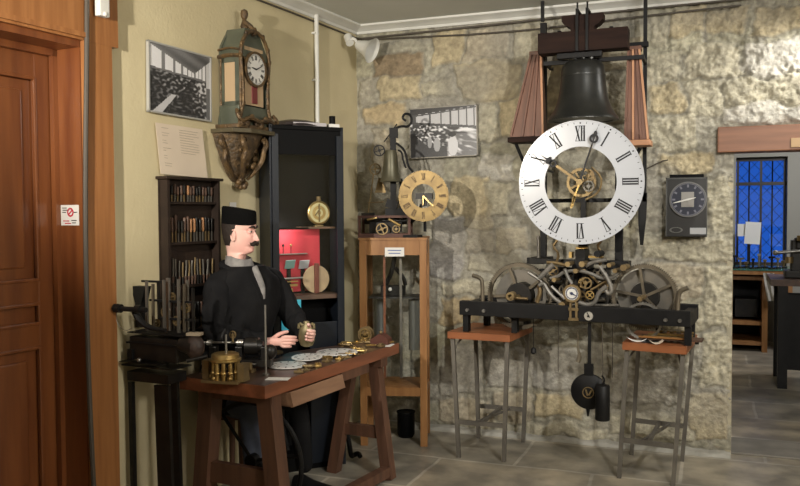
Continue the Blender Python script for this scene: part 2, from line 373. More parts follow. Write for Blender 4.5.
d1 = bpy.data.objects.new('door_1', None); COL.objects.link(d1); d1['kind'] = 'structure'; d1.location = MW @ Vector((2.8, jn-.02, 0))
def dpart(name, b, m, smooth=False): 
    xf(b, MW); return obj(name, b, m, d1, smooth, d1.location)
S0, S1 = DS0+.0, DS1-.0; w_ = S1-S0; b = BM()
for s, ww in ((S0+.06, .12), (S1-.06, .12)): bx(b, (s, jn-.02, DZ/2), (ww, .045, DZ-.03), bev=.003)
rails = ((.12, .24), (.90, .10), (1.08, .10), (2.02, .13))
for z, h in rails: bx(b, ((S0+S1)/2, jn-.02, z), (w_-.2, .043, h), bev=.003)
dpart('door_frame', b, DOORW)
for z0, z1 in ((.24, .85), (.95, 1.03), (1.13, 1.955)):
    b = BM(); bx(b, ((S0+S1)/2, jn-.028, (z0+z1)/2), (w_-.22, .02, z1-z0+.02)); 
    if z1-z0 > .2: bx(b, ((S0+S1)/2, jn-.022, (z0+z1)/2), (w_-.34, .024, z1-z0-.10), bev=.008)
    dpart('panel', b, DOORW)
    b = BM()
    for z in (z0, z1): bx(b, ((S0+S1)/2, jn-.002, z), (w_-.23, .018, .014), bev=.004)
    for s in (S0+.12, S1-.12): bx(b, (s, jn-.002, (z0+z1)/2), (.014, .018, z1-z0), bev=.004)
    dpart('moulding', b, DOORW)
b = BM(); cyl(b, (S1-.06, jn, 1.02), (S1-.06, jn+.05, 1.02), .01); cyl(b, (S1-.06, jn+.05, 1.02), (S1-.17, jn+.05, 1.02), .009); dpart('door_handle', b, BRASS, True)
struct('trim_6', bx(BM(), ((XE+DX1)/2, (YB+WB)/2+.02, .006), (DX1-XE, WB-YB-.02, .012), bev=.003), mat('threshold_stone', (.16, .15, .13), .5, col2=(.24, .22, .19), scale=6))
# far room beyond the doorway
YF = 9.5
b = BM(); wx0, wx1, wz0, wz1 = .16, .66, .80, 1.96
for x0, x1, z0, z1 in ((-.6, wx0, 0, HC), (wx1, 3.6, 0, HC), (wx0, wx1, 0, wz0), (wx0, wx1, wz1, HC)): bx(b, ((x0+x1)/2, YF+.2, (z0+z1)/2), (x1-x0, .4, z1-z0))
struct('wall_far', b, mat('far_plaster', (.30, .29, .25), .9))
struct('wall_far_left', bx(BM(), (-.7, 7.4, HC/2), (.2, 4.4, HC)), PLASTER)
struct('wall_far_right', bx(BM(), (3.6, 7.4, HC/2), (.2, 4.6, HC)), PLASTER)
win = bpy.data.objects.new('window_1', None); COL.objects.link(win); win['kind'] = 'structure'; win.location = (wx0, YF, wz0)
b = BM(); FW = mat('dark_window_wood', (.035, .028, .022), .5)
for x in (wx0+.02, wx1-.02, (wx0+wx1)/2): bx(b, (x, YF+.12, (wz0+wz1)/2), (.022, .05, wz1-wz0))
for z in (wz0+.02, wz1-.02, wz1-.28): bx(b, ((wx0+wx1)/2, YF+.12, z), (wx1-wx0, .055, .035))
obj('window_frame', b, FW, win, shift=win.location)
b = BM(); cx = (wx0+wx1)/2
for x in (wx0+.135, wx1-.135): cyl(b, (x, YF+.2, wz0), (x, YF+.2, wz1), .008)
for i in range(9):
    z = wz0-.1+i*.14
    for sg in (1, -1):
        for x0 in (wx0, cx): cyl(b, (x0, YF+.2, z if sg > 0 else z+.28), (x0+.25, YF+.2, z+.28 if sg > 0 else z), .0025, seg=6)
obj('window_grille', b, BLACK, win, shift=win.location)
pane = mat('ribbed_glass', (.6, .7, .9), .45, bump=.8, bscale=30); pane.node_tree.nodes['Principled BSDF'].inputs['Transmission Weight'].default_value = 1
obj('window_pane', bx(BM(), (cx, YF+.15, (wz0+wz1)/2), (wx1-wx0, .006, wz1-wz0)), glassm('dusk_glass', (.75, .85, 1), .06), win, shift=win.location)

# ================================================================ DIAL HELPERS
NUM = ['XII', 'I', 'II', 'III', 'IIII', 'V', 'VI', 'VII', 'VIII', 'IX', 'X', 'XI']
def numerals(bm, rc, h, M, z=.0, t=.0015, cw=.30, thick=.085, skip=()):
    for k, s in enumerate(NUM):
        if k in skip: continue
        wd = {'I': cw*.62, 'V': cw*1.25, 'X': cw*1.3}; tot = sum(wd[c] for c in s)*h; x = -tot/2; g = bmesh.new()
        for c in s:
            cwid = wd[c]*h; xc = x+cwid/2
            if c == 'I': bx(g, (xc, 0, z), (thick*h*1.3, h, t))
            elif c == 'V':
                sl = math.atan2(cwid*.42, h)
                bx(g, (xc-cwid*.2, 0, z), (thick*h*1.3, h, t), rz=sl); bx(g, (xc+cwid*.2, 0, z), (thick*h*.5, h, t), rz=-sl)
            else:
                sl = math.atan2(cwid*.72, h)
                bx(g, (xc, 0, z), (thick*h*1.3, h*1.03, t), rz=sl); bx(g, (xc, 0, z), (thick*h*.5, h*1.03, t), rz=-sl)
            x += cwid
        for y in (-h/2, h/2): bx(g, (0, y, z), (tot*.98, h*.035, t))
        a = -2*PI*k/12
        merge(bm, g, M @ Matrix.Rotation(a, 4, 'Z') @ Matrix.Translation((0, rc, 0)))
def minutes(bm, r, M, ln=.008, wd=.0025, z=0, big=None):
    for k in range(60):
        a = -2*PI*k/60; g = bmesh.new()
        if big and k % 5 == 0: disc(g, big, z-.0008, z+.0008, Matrix.Translation((0, 0, 0)), 8)
        else: bx(g, (0, 0, z), (wd, ln, .0016))
        merge(bm, g, M @ Matrix.Rotation(a, 4, 'Z') @ Matrix.Translation((0, r, 0)))
def hand(bm, M, L, w, tail=0, ring=None, ringr=.01, z=.01):
    g = bmesh.new(); prism(g, [(-w*.6, -tail), (w*.6, -tail), (w, 0), (w*.45, L*.86), (0, L), (-w*.45, L*.86), (-w, 0)], z, z+.003)
    if ring: annulus(g, ringr, ringr*.5, z, z+.004, Matrix.Translation((0, L*ring, 0)), 20)
    merge(bm, g, M)
def wheel(bm, R0, M, rim=.12, th=.01, spokes=5, hub=.14, teeth=0, tooth=.005, rot=0, sw=.09, seg=64):
    annulus(bm, R0, R0*(1-rim), -th/2, th/2, M, seg, teeth, tooth)
    disc(bm, R0*hub, -th*.8, th*.8, M, 20)
    for k in range(spokes):
        g = bmesh.new(); bx(g, (0, R0*(1-rim+hub)/2, 0), (R0*sw, R0*(1-rim-hub)+R0*.06, th*.7)); merge(bm, g, M @ Matrix.Rotation(rot+2*PI*k/spokes, 4, 'Z'))

# ================================================================ LEFT WALL THINGS
def photo_mesh(wd, ht, seed, kind, nx=110, ny=80):
    """the black-and-white workshop photograph: windows on one side, rows of people at benches running to the far end"""
    rs = np.random.RandomState(seed); img = np.zeros((ny, nx))
    for j in range(ny):
        for i in range(nx):
            u = i/nx; v = 1-j/ny          # v = 0 top
            if kind == 0:
                hz = .40+.05*(u-.5); vx = .72
                top = .02+.30*min(1, u/vx) if u < vx else .32-.9*(u-vx)
                g = .06
                if v < top: g = .30-.12*u+.05*math.sin(30*(v-u*.4))
                elif v < hz and u < .92:
                    p = (math.log(1.02-min(u, vx)/(vx+.12))*3.2) if u < vx else (u-vx)*16
                    g = .80 if (p % 1) > .28 else .30
                    if v > hz-.03: g = .25
                elif u >= .92: g = .62-.4*(v > .5)
                else:
                    d = (v-hz)/(1-hz); lane = (u-vx)/(d+.12)
                    if -.60 < lane < -.47 and v > .70: g = .6
                    elif -.40 <= lane < -.05: g = .07+.25*max(0, noise.noise(Vector((u*14, v*30, 9))))
                    elif lane > .15: g = .12+.75*max(0, min(.7, noise.noise(Vector((u*20, v*18, 3)))*3))
                    else: g = .07+.6*max(0, noise.noise(Vector((u*19, v*26, seed))))*2.2*(1-.75*d)*(.3+u)
            else:
                top = .04+.0*u; l1 = .27+.15*u; 
                if v < .14-.12*u: g = .10
                elif v < l1:
                    p = u**1.5*6.5; g = .62 if (p % 1) > .16 else .16
                    if abs(v-(.16-.12*u)) < .015: g = .15
                elif v < l1+.05: g = .14
                else:
                    d = (v-l1)/(1-l1)
                    if v > .45+.15*u+ (1.2*u if u < .22 else .26) and u < .55: g = .09+.04*d
                    else:
                        g = .10+1.7*max(0, noise.noise(Vector((u*(30-12*u), v*(26-8*u), 7.3))))
                        if u > .55 and v > .55: g = g*.6+.16
                    dx, dy = (u-.64)/.075, (v-.80)/.20
                    if dx*dx+dy*dy < 1 and v > .58: g = .72
                    dx, dy = (u-.63)/.06, (v-.56)/.055
                    if dx*dx+dy*dy < 1: g = .05
                    dx, dy = (u-.40)/.05, (v-.76)/.14
                    if dx*dx+dy*dy < 1: g = .5
                    dx, dy = (u-.29)/.035, (v-.70)/.12
                    if dx*dx+dy*dy < 1: g = .45
            img[j, i] = min(.85, max(.02, g+.03*(rs.rand()-.5)))
    t = bmesh.new(); cl = t.loops.layers.float_color.new('col')
    vv = [[t.verts.new((wd*(i/nx-.5), ht*(j/ny-.5), 0)) for i in range(nx+1)] for j in range(ny+1)]
    for j in range(ny):
        for i in range(nx):
            f = t.faces.new((vv[j][i], vv[j][i+1], vv[j+1][i+1], vv[j+1][i])); g = img[j, i]**1.3
            for lp in f.loops: lp[cl] = (g, g, g*1.03, 1)
    return t
PHOTOM = mat('photographic_print', (1, 1, 1), .3, attr='col')
# frame on the plane of the left wall: local x to the right seen from the room = -s
def wallframe(s, z, n): 
    m = MW @ Matrix(((-1, 0, 0, s), (0, 0, 1, n), (0, 1, 0, z), (0, 0, 0, 1))); return m
def picture(name, label, M, wd, ht, seed, kind, framem, fw=.008):
    T = Thing(name, label, 'picture', M.translation)
    b = BM(); 
    for x, y, a, c in ((0, ht/2, wd+fw, fw), (0, -ht/2, wd+fw, fw), (wd/2, 0, fw, ht+fw), (-wd/2, 0, fw, ht+fw)): bx(b, (x, y, .008), (a, c, .016))
    T.part('picture_frame', xf(b, M), framem)
    b = BM(); bx(b, (0, 0, .004), (wd, ht, .006)); T.part('backing', xf(b, M), BLACK)
    b = photo_mesh(wd-fw*.6, ht-fw*.6, seed, kind); bmesh.ops.translate(b, vec=(0, 0, .011), verts=b.verts); T.part('photograph', xf(b, M), PHOTOM)
a = at_wall(148.5, 40, .02); c = at_wall(211.5, 121, .02); tl = at_wall(211.5, 58, .02); bl_ = at_wall(148.5, 111, .02)
Mp = wallframe((a.x+c.x)/2, (a.z+c.z+tl.z+bl_.z)/4, .006) @ Matrix.Rotation(R(-.8), 4, 'Z')
picture('framed_photograph', 'black-and-white workshop photograph in a thin silver frame on the cream plaster wall', Mp, a.x-c.x, (a.z-bl_.z+tl.z-c.z)/2, 3, 0, mat('silver_frame', (.45, .45, .43), .4, .3))
pa = at_y(411, 109, YB-.03); pc = at_y(478, 156, YB-.03)
Mq = facing((( pa.x+pc.x)/2, YB-.038, (pa.z+pc.z)/2)) @ Matrix.Rotation(R(1.0), 4, 'Z')
picture('framed_photograph', 'black-and-white photograph of rows of bench workers hung on the stone wall', Mq, pc.x-pa.x, pa.z-pc.z, 8, 1, mat('pale_frame', (.30, .28, .24), .5), .006)

# paper standing on the tool rack
def quad_wall(pts, n, th=.0015):
    """a thin sheet through four wall points"""
    b = BM(); P = [at_wall(x, y, n) for x, y in pts]
    loft(b, [[Vector(p) for p in P], [Vector((p.x, p.y+th, p.z)) for p in P]]); return xf(b, MW)
D = Thing('document', 'aged sheet of handwriting propped above the tool rack', 'paper', MW @ at_wall(181, 176, .01))
D.part('sheet', quad_wall([(155.2, 122.5), (202, 129.5), (207.5, 178), (160.5, 174)], .012), CREAMP)
b = BM()
rs = random.Random(4)
for i in range(17):
    v = .08+i*.05
    for u0, u1 in ((.12, .30), (.5, .92)):
        if u0 < .2 and (i % 3 == 1): continue
        if u0 > .4 and i > 9: continue
        e = u1-rs.random()*.14
        x0, y0 = 155.2+46.8*u0+5.4*v, 122.5+7*u0+50.5*v; x1 = 155.2+46.8*e+5.4*v; y1 = 122.5+7*e+50.5*v
        p = at_wall(x0, y0, .0145); q = at_wall(x1, y1, .0145); tube(b, [p, q], .0011, 4, 0)
D.part('handwriting', xf(b, MW), FAINT)

# tool rack ------------------------------------------------------------------
rl, rr = at_wall(155, 176, .0).x, at_wall(222, 181, .06).x; rt = at_wall(190, 178.5, .06).z; rb = .80; rd = .05
rl -= .016; rr += .014
TR = Thing('tool_rack', 'dark wooden wall rack with rows of files and gravers behind the seated figure', 'rack', MW @ Vector(((rl+rr)/2, 0, rb)))
sc = (rl+rr)/2; sw_ = rl-rr
TR.part('back_board', xf(bx(BM(), (sc, .008, (rt+rb)/2), (sw_, .014, rt-rb)), MW), RACKW)
for s in (rl-.008, rr+.008): TR.part('side_board', xf(bx(BM(), (s, rd/2+.008, (rt+rb)/2), (.016, rd, rt-rb)), MW), RACKW)
TR.part('top_board', xf(bx(BM(), (sc, rd/2+.01, rt), (sw_+.03, rd+.02, .014), bev=.003), MW), RACKW)
rows = [(at_wall(190, yy, .045).z, hh_) for yy, hh_ in ((203, .092), (243, .135), (286, .14), (330, .14))]
for z, h in rows: TR.part('shelf', xf(bx(BM(), (sc, rd*.55, z), (sw_-.03, rd*.8, .012)), MW), RACKW)
TR.part('shelf', xf(bx(BM(), (sc, rd*.55, rb+.008), (sw_-.03, rd*.8, .014)), MW), RACKW)
rs = random.Random(12)
rown = ['top', 'second', 'third', 'lowest']
for ri, (z, h) in enumerate(rows):
    nn = 15
    for i in range(nn):
        s = rl-.035-(sw_-.07)*i/(nn-1)+rs.uniform(-.003, .003); hh = h*rs.uniform(.75, .97); tilt = rs.uniform(-.03, .03)*(1 if ri != 2 else 2.5)
        tan = (ri == 1 and i in (7, 8, 11)) or (ri == 0 and i in (6,)) 
        hm = LEATHER if tan else (DARKH if rs.random() < .6 else BLACKM); st = DSTEEL if rs.random() < .6 else OLDBR
        base = MW @ Vector((s, rd*.62, z+.007))
        g = (('tan handled files' if tan else 'dark handled files and gravers') + ' in the %s row of the tool rack' % rown[ri])
        lab = ('tool with a tan wooden handle standing in the %s row of the tool rack' if tan else 'slim dark file or graver standing in the %s row of the tool rack') % rown[ri]
        T = Thing('hand_file', lab, 'tool', base, g)
        top = Vector((s+math.sin(tilt)*hh, rd*.62, z+.007+hh)); bot = Vector((s, rd*.62, z+.007)); mid = bot.lerp(top, .5)
        if ri == 2:
            T.part('handle', xf(cyl(BM(), bot, bot.lerp(top, .35), .005, .007, 8), MW), hm); T.part('blade', xf(tube(BM(), [bot.lerp(top, .3), bot.lerp(top, .7)+Vector((rs.uniform(-.006, .006), 0, 0)), top], .004, 6, 1), MW), st)
        else:
            T.part('blade', xf(bx(BM(), bot.lerp(top, .22), (.008, .003, hh*.5)), MW), st)
            T.part('handle', xf(lathe(BM(), [(.004, 0), (.0075, hh*.12), (.0065, hh*.4), (.008, hh*.55), (.004, hh*.6)], Matrix.Translation(bot.lerp(top, .4)), 8), MW), hm, True)
# bracket clock ----------------------------------------------------------------
cs0, cs1 = 1.19, 1.425; nd = .135; zb = 1.835; csm = (cs0+cs1)/2; cw_ = cs1-cs0
BC = Thing('bracket_clock', 'green lacquered Neuchatel style bracket clock with gilt mounts and tall finial on a carved console', 'clock', MW @ Vector((csm, nd/2, zb)))
BC.e['label'] = 'green lacquered bracket clock with gilt mounts and tall finial on a carved wall console'
WL = lambda b: xf(b, MW)
zt = 2.19                                     # where the arch starts
# waisted front outline (s, z)
def outl(k=1.0):
    h = cw_/2*k; return [(csm-h*1.15, zb), (csm-h*1.1, zb+.05), (csm-h*.88, zb+.12), (csm-h*.92, zb+.24), (csm-h*1.05, zt), (csm-h*.95, zt+.06), (csm-h*.6, zt+.12), (csm, zt+.145), (csm+h*.6, zt+.12), (csm+h*.95, zt+.06), (csm+h*1.05, zt), (csm+h*.92, zb+.24), (csm+h*.88, zb+.12), (csm+h*1.1, zb+.05), (csm+h*1.15, zb)]
def wprism(pts, n0, n1): b = BM(); loft(b, [[Vector((s, n0, z)) for s, z in pts], [Vector((s, n1, z)) for s, z in pts]]); return b
# case: back, sides with glass window, base
b = wprism(outl(), .002, .014); BC.part('case_back', WL(b), GREEN)
b = BM()
bx(b, (csm, nd/2, zb+.055), (cw_*1.08, nd-.01, .11), bev=.006)
BC.part('case_base', WL(b), GREEN)
for s, nm in ((cs1-.006, 'side_window'), (cs0+.006, 'side_window')):
    b = BM()
    for n in (.018, nd-.02): bx(b, (s, n, (zb+.11+zt)/2), (.014, .028, zt-zb-.11))
    bx(b, (s, nd/2, zt-.012), (.014, nd-.02, .035)); bx(b, (s, nd/2, zb+.12), (.014, nd-.02, .02))
    sd = BC.part(nm, WL(b), GREEN)
    b = BM(); bx(b, (s, nd/2, (zb+.12+zt)/2), (.004, nd-.06, zt-zb-.14)); BC.part('pane', WL(b), PINK, parent=sd) 
# roof: concave green hood rising to the finial
b = BM(); rings = []
for k in range(9):
    t_ = k/8; z = zt+.15*t_ ; hs = cw_/2*(1.08-.62*t_); n1 = nd*(1-.12*t_); 
    rings.append([Vector((csm-hs, .003, z)), Vector((csm+hs, .003, z)), Vector((csm+hs, n1, z)), Vector((csm-hs, n1, z))])
loft(b, rings); BC.part('hood', WL(b), GREEN)
# gilt edging
b = BM(); o_ = outl(1.0)
tube(b, [Vector((s, nd+.004, z)) for s, z in o_], .010, 6, 2)
for s, z in o_[1:-1]: sph(b, (s, nd+.006, z), .013, (1, .6, 1.2), 8)
for s in (cs1, cs0): tube(b, [Vector((s, nd, zb+.1)), Vector((s*1.0, nd, zt))], .008, 6, 0); tube(b, [Vector((s, .012, zb+.0)), Vector((s, .012, zt))], .007, 6, 0)
for s in (cs1+.006,): tube(b, [Vector((s, 0, zt)), Vector((s, nd*.5, zt+.008)), Vector((s, nd, zt))], .011, 6, 1); tube(b, [Vector((s, 0, zt+.035)), Vector((s, nd*.5, zt+.045)), Vector((s, nd, zt+.03))], .006, 6, 1)
BC.part('gilt_mounts', WL(b), GILT, True)
b = BM(); bx(b, (csm, nd/2, zb+.003), (cw_*1.3, nd+.03, .02), bev=.005)
for k in range(7): sph(b, (csm-cw_*.5+cw_*k/6, nd+.01, zb+.03+.02*math.sin(k*2)), .02, (1, .6, 1), 8)
for sg in (1, -1): tube(b, [Vector((csm+sg*.15, nd, zb+.08)), Vector((csm+sg*.17, nd+.02, zb+.05)), Vector((csm+sg*.14, nd+.03, zb+.02)), Vector((csm+sg*.09, nd+.03, zb+.05)), Vector((csm, nd+.03, zb+.03))], .011, 6, 2)
BC.part('base_scrolls', WL(b), GILT, True)
# glazed door with arched bezel, interior and dial
b = BM(); bx(b, (csm, nd-.006, (zb+.13+zt)/2+.02), (cw_*.66, .004, zt-zb-.06)); BC.part('door_back', WL(b), PINK)
b = BM(); bx(b, (csm, nd-.002, zb+.17), (.045, .006, .09), bev=.002); BC.part('pendulum_cloth', WL(b), DRED)
dz = 2.135; b = BM(); Md = MW @ Matrix(((-1, 0, 0, csm), (0, 0, 1, nd+.004), (0, 1, 0, dz), (0, 0, 0, 1)))
dr = .079
BC.part('dial', disc(BM(), dr, -.004, .004, Md, 40), ENAMEL2)
b = BM(); numerals(b, dr*.74, dr*.26, Md, z=.005, t=.001); minutes(b, dr*.93, Md, .004, .0012, .005); dn = BC.part('numerals', b, INK)
b = BM(); hand(b, Md @ Matrix.Rotation(R(-65), 4, 'Z'), dr*.75, .003, z=.006); hand(b, Md @ Matrix.Rotation(R(-280), 4, 'Z'), dr*.5, .004, z=.006); BC.part('hands', b, INK)
b = BM(); annulus(b, dr+.012, dr, -.004, .010, Md, 40); BC.part('bezel', b, GILT)
b = BM(); lathe(b, [(.028, 0), (.034, .01), (.018, .03), (.012, .05), (.022, .075), (.014, .10), (.010, .115), (.018, .13), (.020, .15), (.016, .165), (.003, .172)], Matrix.Translation((csm, nd*.55, zt+.10)) @ Matrix.Diagonal((1, 1, .93, 1)), 16)
tube(b, [Vector((csm, nd, zt+.12)), Vector((csm, nd*.9, zt+.16)), Vector((csm, nd*.6, zt+.19))], .014, 6, 1); BC.part('finial', WL(b), GILT, True)
# console
cz = zb-.012
CO = Thing('carved_console', 'carved gilt and dark wall console under the bracket clock', 'bracket', MW @ Vector((csm, .06, 1.55)))
b = BM(); loft(b, [[Vector((csm-.17, 0, z)), Vector((csm+.19, 0, z)), Vector((csm+.19, .14, z)), Vector((csm+.10, .185, z)), Vector((csm-.10, .185, z)), Vector((csm-.17, .14, z))] for z in (cz-.02, cz)]); CO.part('shelf', WL(b), mat('console_shelf', (.08, .065, .035), .5))
b = BM(); rings = []
for k in range(10):
    t_ = k/9; z = cz-.02-.24*t_; hs = .15*(1-t_)**.7+.02; nn = .125*(1-t_)**.8+.02
    rings.append([Vector((csm+.01+hs*math.cos(PI*q/10), nn*math.sin(PI*q/10)+.001, z)) for q in range(11)])
loft(b, rings); CO.part('body', WL(b), mat('console_ground', (.06, .045, .03), .5, col2=(.14, .09, .045), scale=40, bump=.9, bscale=70), True)
b = BM()
for sg in (1, -1):
    for q in (0, 1):
        n0 = .05+.09*q
        k0 = (1.0, .62)[q]
        tube(b, [Vector((csm+.01+sg*.145*k0, n0*.9, cz-.03)), Vector((csm+.01+sg*.165*k0, n0, cz-.07)), Vector((csm+.01+sg*.12*k0, n0, cz-.10)), Vector((csm+.01+sg*.135*k0, n0*.9, cz-.15)), Vector((csm+.01+sg*.07*k0, n0*.7, cz-.215)), Vector((csm+.01+sg*.02, n0*.5, cz-.25))], [.012, .017, .012, .015, .012, .008], 8, 2)
        t2 = [Vector((csm+.01+sg*(.135*k0)+.022*math.cos(a_)*(1-a_/11), n0, cz-.055+.022*math.sin(a_)*(1-a_/11))) for a_ in np.linspace(0, 8, 14)]; tube(b, t2, .006, 5, 0)
rs = random.Random(2)
for k in range(26):
    a_ = rs.uniform(0, PI); z = rs.uniform(.03, .24); t_ = z/.24; sph(b, (csm+.01+(.15*(1-t_)**.7+.02)*math.cos(a_), (.125*(1-t_)**.8+.02)*math.sin(a_), cz-z), rs.uniform(.008, .016), (1, .8, 1.3), 7)
CO.part('scrolls', WL(b), GILT, True)
b = BM()
for k in range(12):
    a_ = k*2*PI/12; sph(b, (csm+.01+.075*math.cos(a_)*.8, .125-.03*abs(math.cos(a_)), cz-.10+.085*math.sin(a_)), .016, (1, .7, 1), 8)
CO.part('cartouche', WL(b), GILT, True); 
b = BM(); 
for k in range(9): 
    a_ = k*.7; sph(b, (csm+.01+.022*math.cos(a_), .05+.012*math.sin(a_*2), cz-.265+.022*math.sin(a_)), .018, (1, .9, 1), 8)
CO.part('pendant', WL(b), GILT, True)
# small label card on the wall behind the cap
p = at_wall(233, 205, .004); solo('label_card', xf(bx(BM(), (p.x, .003, p.z), (.055, .003, .028)), MW), PAPER, 'small white card on the plaster wall just above the black cap', 'card')
# white pipe
p = at_wall(316.5, 60, .02); CP = Thing('wall_conduit', 'white vertical pipe running up the plaster wall near the room corner', 'pipe', MW @ Vector((p.x, .02, 1.2)))
CP.part('pipe', WL(cyl(BM(), (p.x, .022, 1.2), (p.x, .022, HC-.03), .0135)), WHITEP, True)
b = BM(); 
for z in (1.6, 2.2, 2.48): bx(b, (p.x, .014, z), (.045, .026, .012))
CP.part('clip', WL(b), WHITEP)
# cables under the moulding
b = BM(); tube(b, [Vector((3.0, .012, HC-.075)), Vector((1.0, .010, HC-.065)), Vector((.02, .012, HC-.075))], .006, 6, 1)
solo('ceiling_cable', WL(b), CABLE, 'thin cable running under the cornice of the plaster wall', 'cable')
b = BM(); q = [(-2.22, HC-.085), (-1.5, HC-.075), (-.6, HC-.06), (.2, HC-.055), (1.5, HC-.06)]; tube(b, [Vector((x, YB-.045, z)) for x, z in q], .006, 6, 1)
solo('ceiling_cable', b, CABLE, 'thin cable running under the cornice of the stone wall', 'cable')
b = BM(); tube(b, [Vector((-2.2, YB-.04, HC-.09)), Vector((-1.2, YB-.05, HC-.13)), Vector((-.55, YB-.05, HC-.105)), Vector((.1, YB-.05, HC-.09))], .005, 6, 1)
solo('ceiling_cable', b, CABLE, 'lower sagging cable across the top of the stone wall', 'cable')
# corner spot lamp
SP = Thing('corner_spotlight', 'unlit white reflector spotlight mounted in the top corner of the room', 'lamp', MW @ Vector((.05, .05, HC-.1)))
lp = at_y(366, 48, YB-.22); q0 = at_y(350, 40, YB-.25)
b = BM(); cyl(b, q0+Vector((-.03, .03, .03)), q0+Vector((.0, 0, -.02)), .026, .026); SP.part('base', b, WHITEP, True)
b = BM(); d_ = Vector((.93, -.05, -.42)).normalized(); lathe(b, [(.018, 0), (.028, .012), (.034, .03), (.05, .08), (.075, .12), (.08, .124), (.074, .121), (.048, .08), (.02, .03)], Matrix.Translation(lp-d_*.075) @ frame_of(d_), 28); SP.part('reflector', b, WHITEP, True)
b = BM(); tube(b, [q0, q0+Vector((.03, -.01, .01)), lp-d_*.06], .010, 6, 1); SP.part('arm', b, WHITEP, True)
# door things
p = at_wall(74.5, 217, 0)
ST = Thing('sticker', 'small white sticker with a red prohibition ring on the door jamb', 'sticker', MW @ Vector((DS0-.004, -.075, p.z)))
sx = DS0-.004                                  # lies on the jamb lining, facing the opening
zc = 1.395; b = BM(); bx(b, (DS0+.0282, -.062, zc), (.001, .105, .085)); ST.part('paper', WL(b), PAPER)
b = BM(); Ms = MW @ Matrix(((0, 0, 1, DS0+.0292), (1, 0, 0, -.058), (0, 1, 0, zc+.012), (0, 0, 0, 1)))
annulus(b, .019, .012, 0, .0006, Ms, 24); bx2 = bmesh.new(); bx(bx2, (0, 0, .0003), (.03, .006, .0006), rz=.7); merge(b, bx2, Ms)
for k in range(2): g = bmesh.new(); bx(g, (-.025+.01*k, -.036-.010*k, .0003), (.035, .004, .0006)); merge(b, g, Ms)
ST.part('red_print', b, REDI)
b = BM()
for k, (x, y, w2) in enumerate(((-.034, .018, .026), (-.030, .009, .03), (-.036, 0, .022), (.03, 0, .018), (.02, -.034, .03), (.02, -.044, .022))): g = bmesh.new(); bx(g, (x, y, .0003), (w2, .0035, .0006)); merge(b, g, Ms)
ST.part('black_print', b, INK)
p = at_wall(97, 8, .03)
SE = Thing('door_sensor', 'small white box fixed to the head of the pine door frame', 'sensor', MW @ Vector((p.x, .045, p.z)))
SE.part('housing', WL(bx(BM(), (p.x, .06, p.z+.02), (.055, .03, .12), bev=.006)), WHITEP); SE.part('lens', WL(sph(BM(), (p.x, .074, p.z-.03), .010)), ENAMEL2, True)
b = BM(); pts = [at_wall(x, y, .045) for x, y in ((87.5, -30), (87.3, 60), (86, 150), (86, 240), (88, 340), (91, 420), (95, 500))]; pts = [Vector((q.x, .042, q.z)) for q in pts]; pts.append(Vector((pts[-1].x-.01, .042, .02)))
tube(b, pts, .010, 8, 2); solo('door_cable', WL(b), CABLE, 'dark cable running down the edge of the pine door frame', 'cable')

# ================================================================ BLACK VITRINE IN THE CORNER
va = R(40.5)                                   # its front runs this far off the X axis
e1 = Vector((math.cos(R(49.5)), math.sin(R(49.5)), 0)); e2 = Vector((math.sin(R(49.5)), -math.cos(R(49.5)), 0))  # along the front, out of the front
VA = Vector((-2.205, 3.775, 0)); VW, VD, VH = .425, .172, 1.865
MV = Matrix((e1, e2, Vector((0, 0, 1)))).transposed().to_4x4(); MV.translation = VA    # local x along the front, y outwards (0 = front), z
def onV(px, py, y=0):
    k = ray(px, py); t = ((VA+e2*y-EYE).dot(e2))/k.dot(e2); p = EYE+k*t; return Vector(((p-VA).dot(e1), y, p.z))
V = Thing('display_cabinet', 'tall black display cabinet with a glass front in the corner behind the seated figure', 'display cabinet', MV @ Vector((VW/2, -VD/2, 0)))
VL = lambda b: xf(b, MV)
for nm, c, s in (('side_panel', (.008, -VD/2, VH/2), (.016, VD, VH)), ('side_panel', (VW-.008, -VD/2, VH/2), (.016, VD, VH))): V.part(nm, VL(bx(BM(), c, s)), NAVY)
V.part('top', VL(bx(BM(), (VW/2, -VD/2, VH-.012), (VW-.001, VD, .024), bev=.004)), BLACKP)
V.part('header', VL(bx(BM(), (VW/2, -.012, VH-.09), (VW-.034, .022, .13))), BLACKP)
V.part('back_panel', VL(bx(BM(), (VW/2, -VD+.008, VH/2), (VW-.034, .012, VH-.03))), BLACKP)
za = onV(300, 228, -.06).z; zs = onV(310, 295, -.02).z
V.part('floor_panel', VL(bx(BM(), (VW/2, -VD/2, .05), (VW-.034, VD-.02, .1))), BLACKP)
V.part('shelf', VL(bx(BM(), (VW/2, -VD/2+.0, zs-.012), (VW-.034, VD-.03, .022))), mat('shelf_wood', (.10, .06, .04), .5))
V.part('lower_door', VL(bx(BM(), (VW*.72, -.008, zs*.5-.06), (VW*.40, .014, zs-.18), bev=.003)), NAVY)
V.part('small_shelf', VL(bx(BM(), (VW*.70, -.10, za+.0), (VW*.45, .10, .010))), mat('small_shelf_wood', (.16, .085, .05), .5))
V.part('door_stile', VL(bx(BM(), (.028, .006, VH/2), (.035, .012, VH-.1))), NAVY)
V.part('door_stile', VL(bx(BM(), (VW-.028, .006, VH/2), (.035, .012, VH-.1))), NAVY)
V.part('glass_pane', VL(bx(BM(), (VW/2, -.002, (zs+VH-.15)/2), (VW-.06, .004, VH-.16-zs))), GLASS)
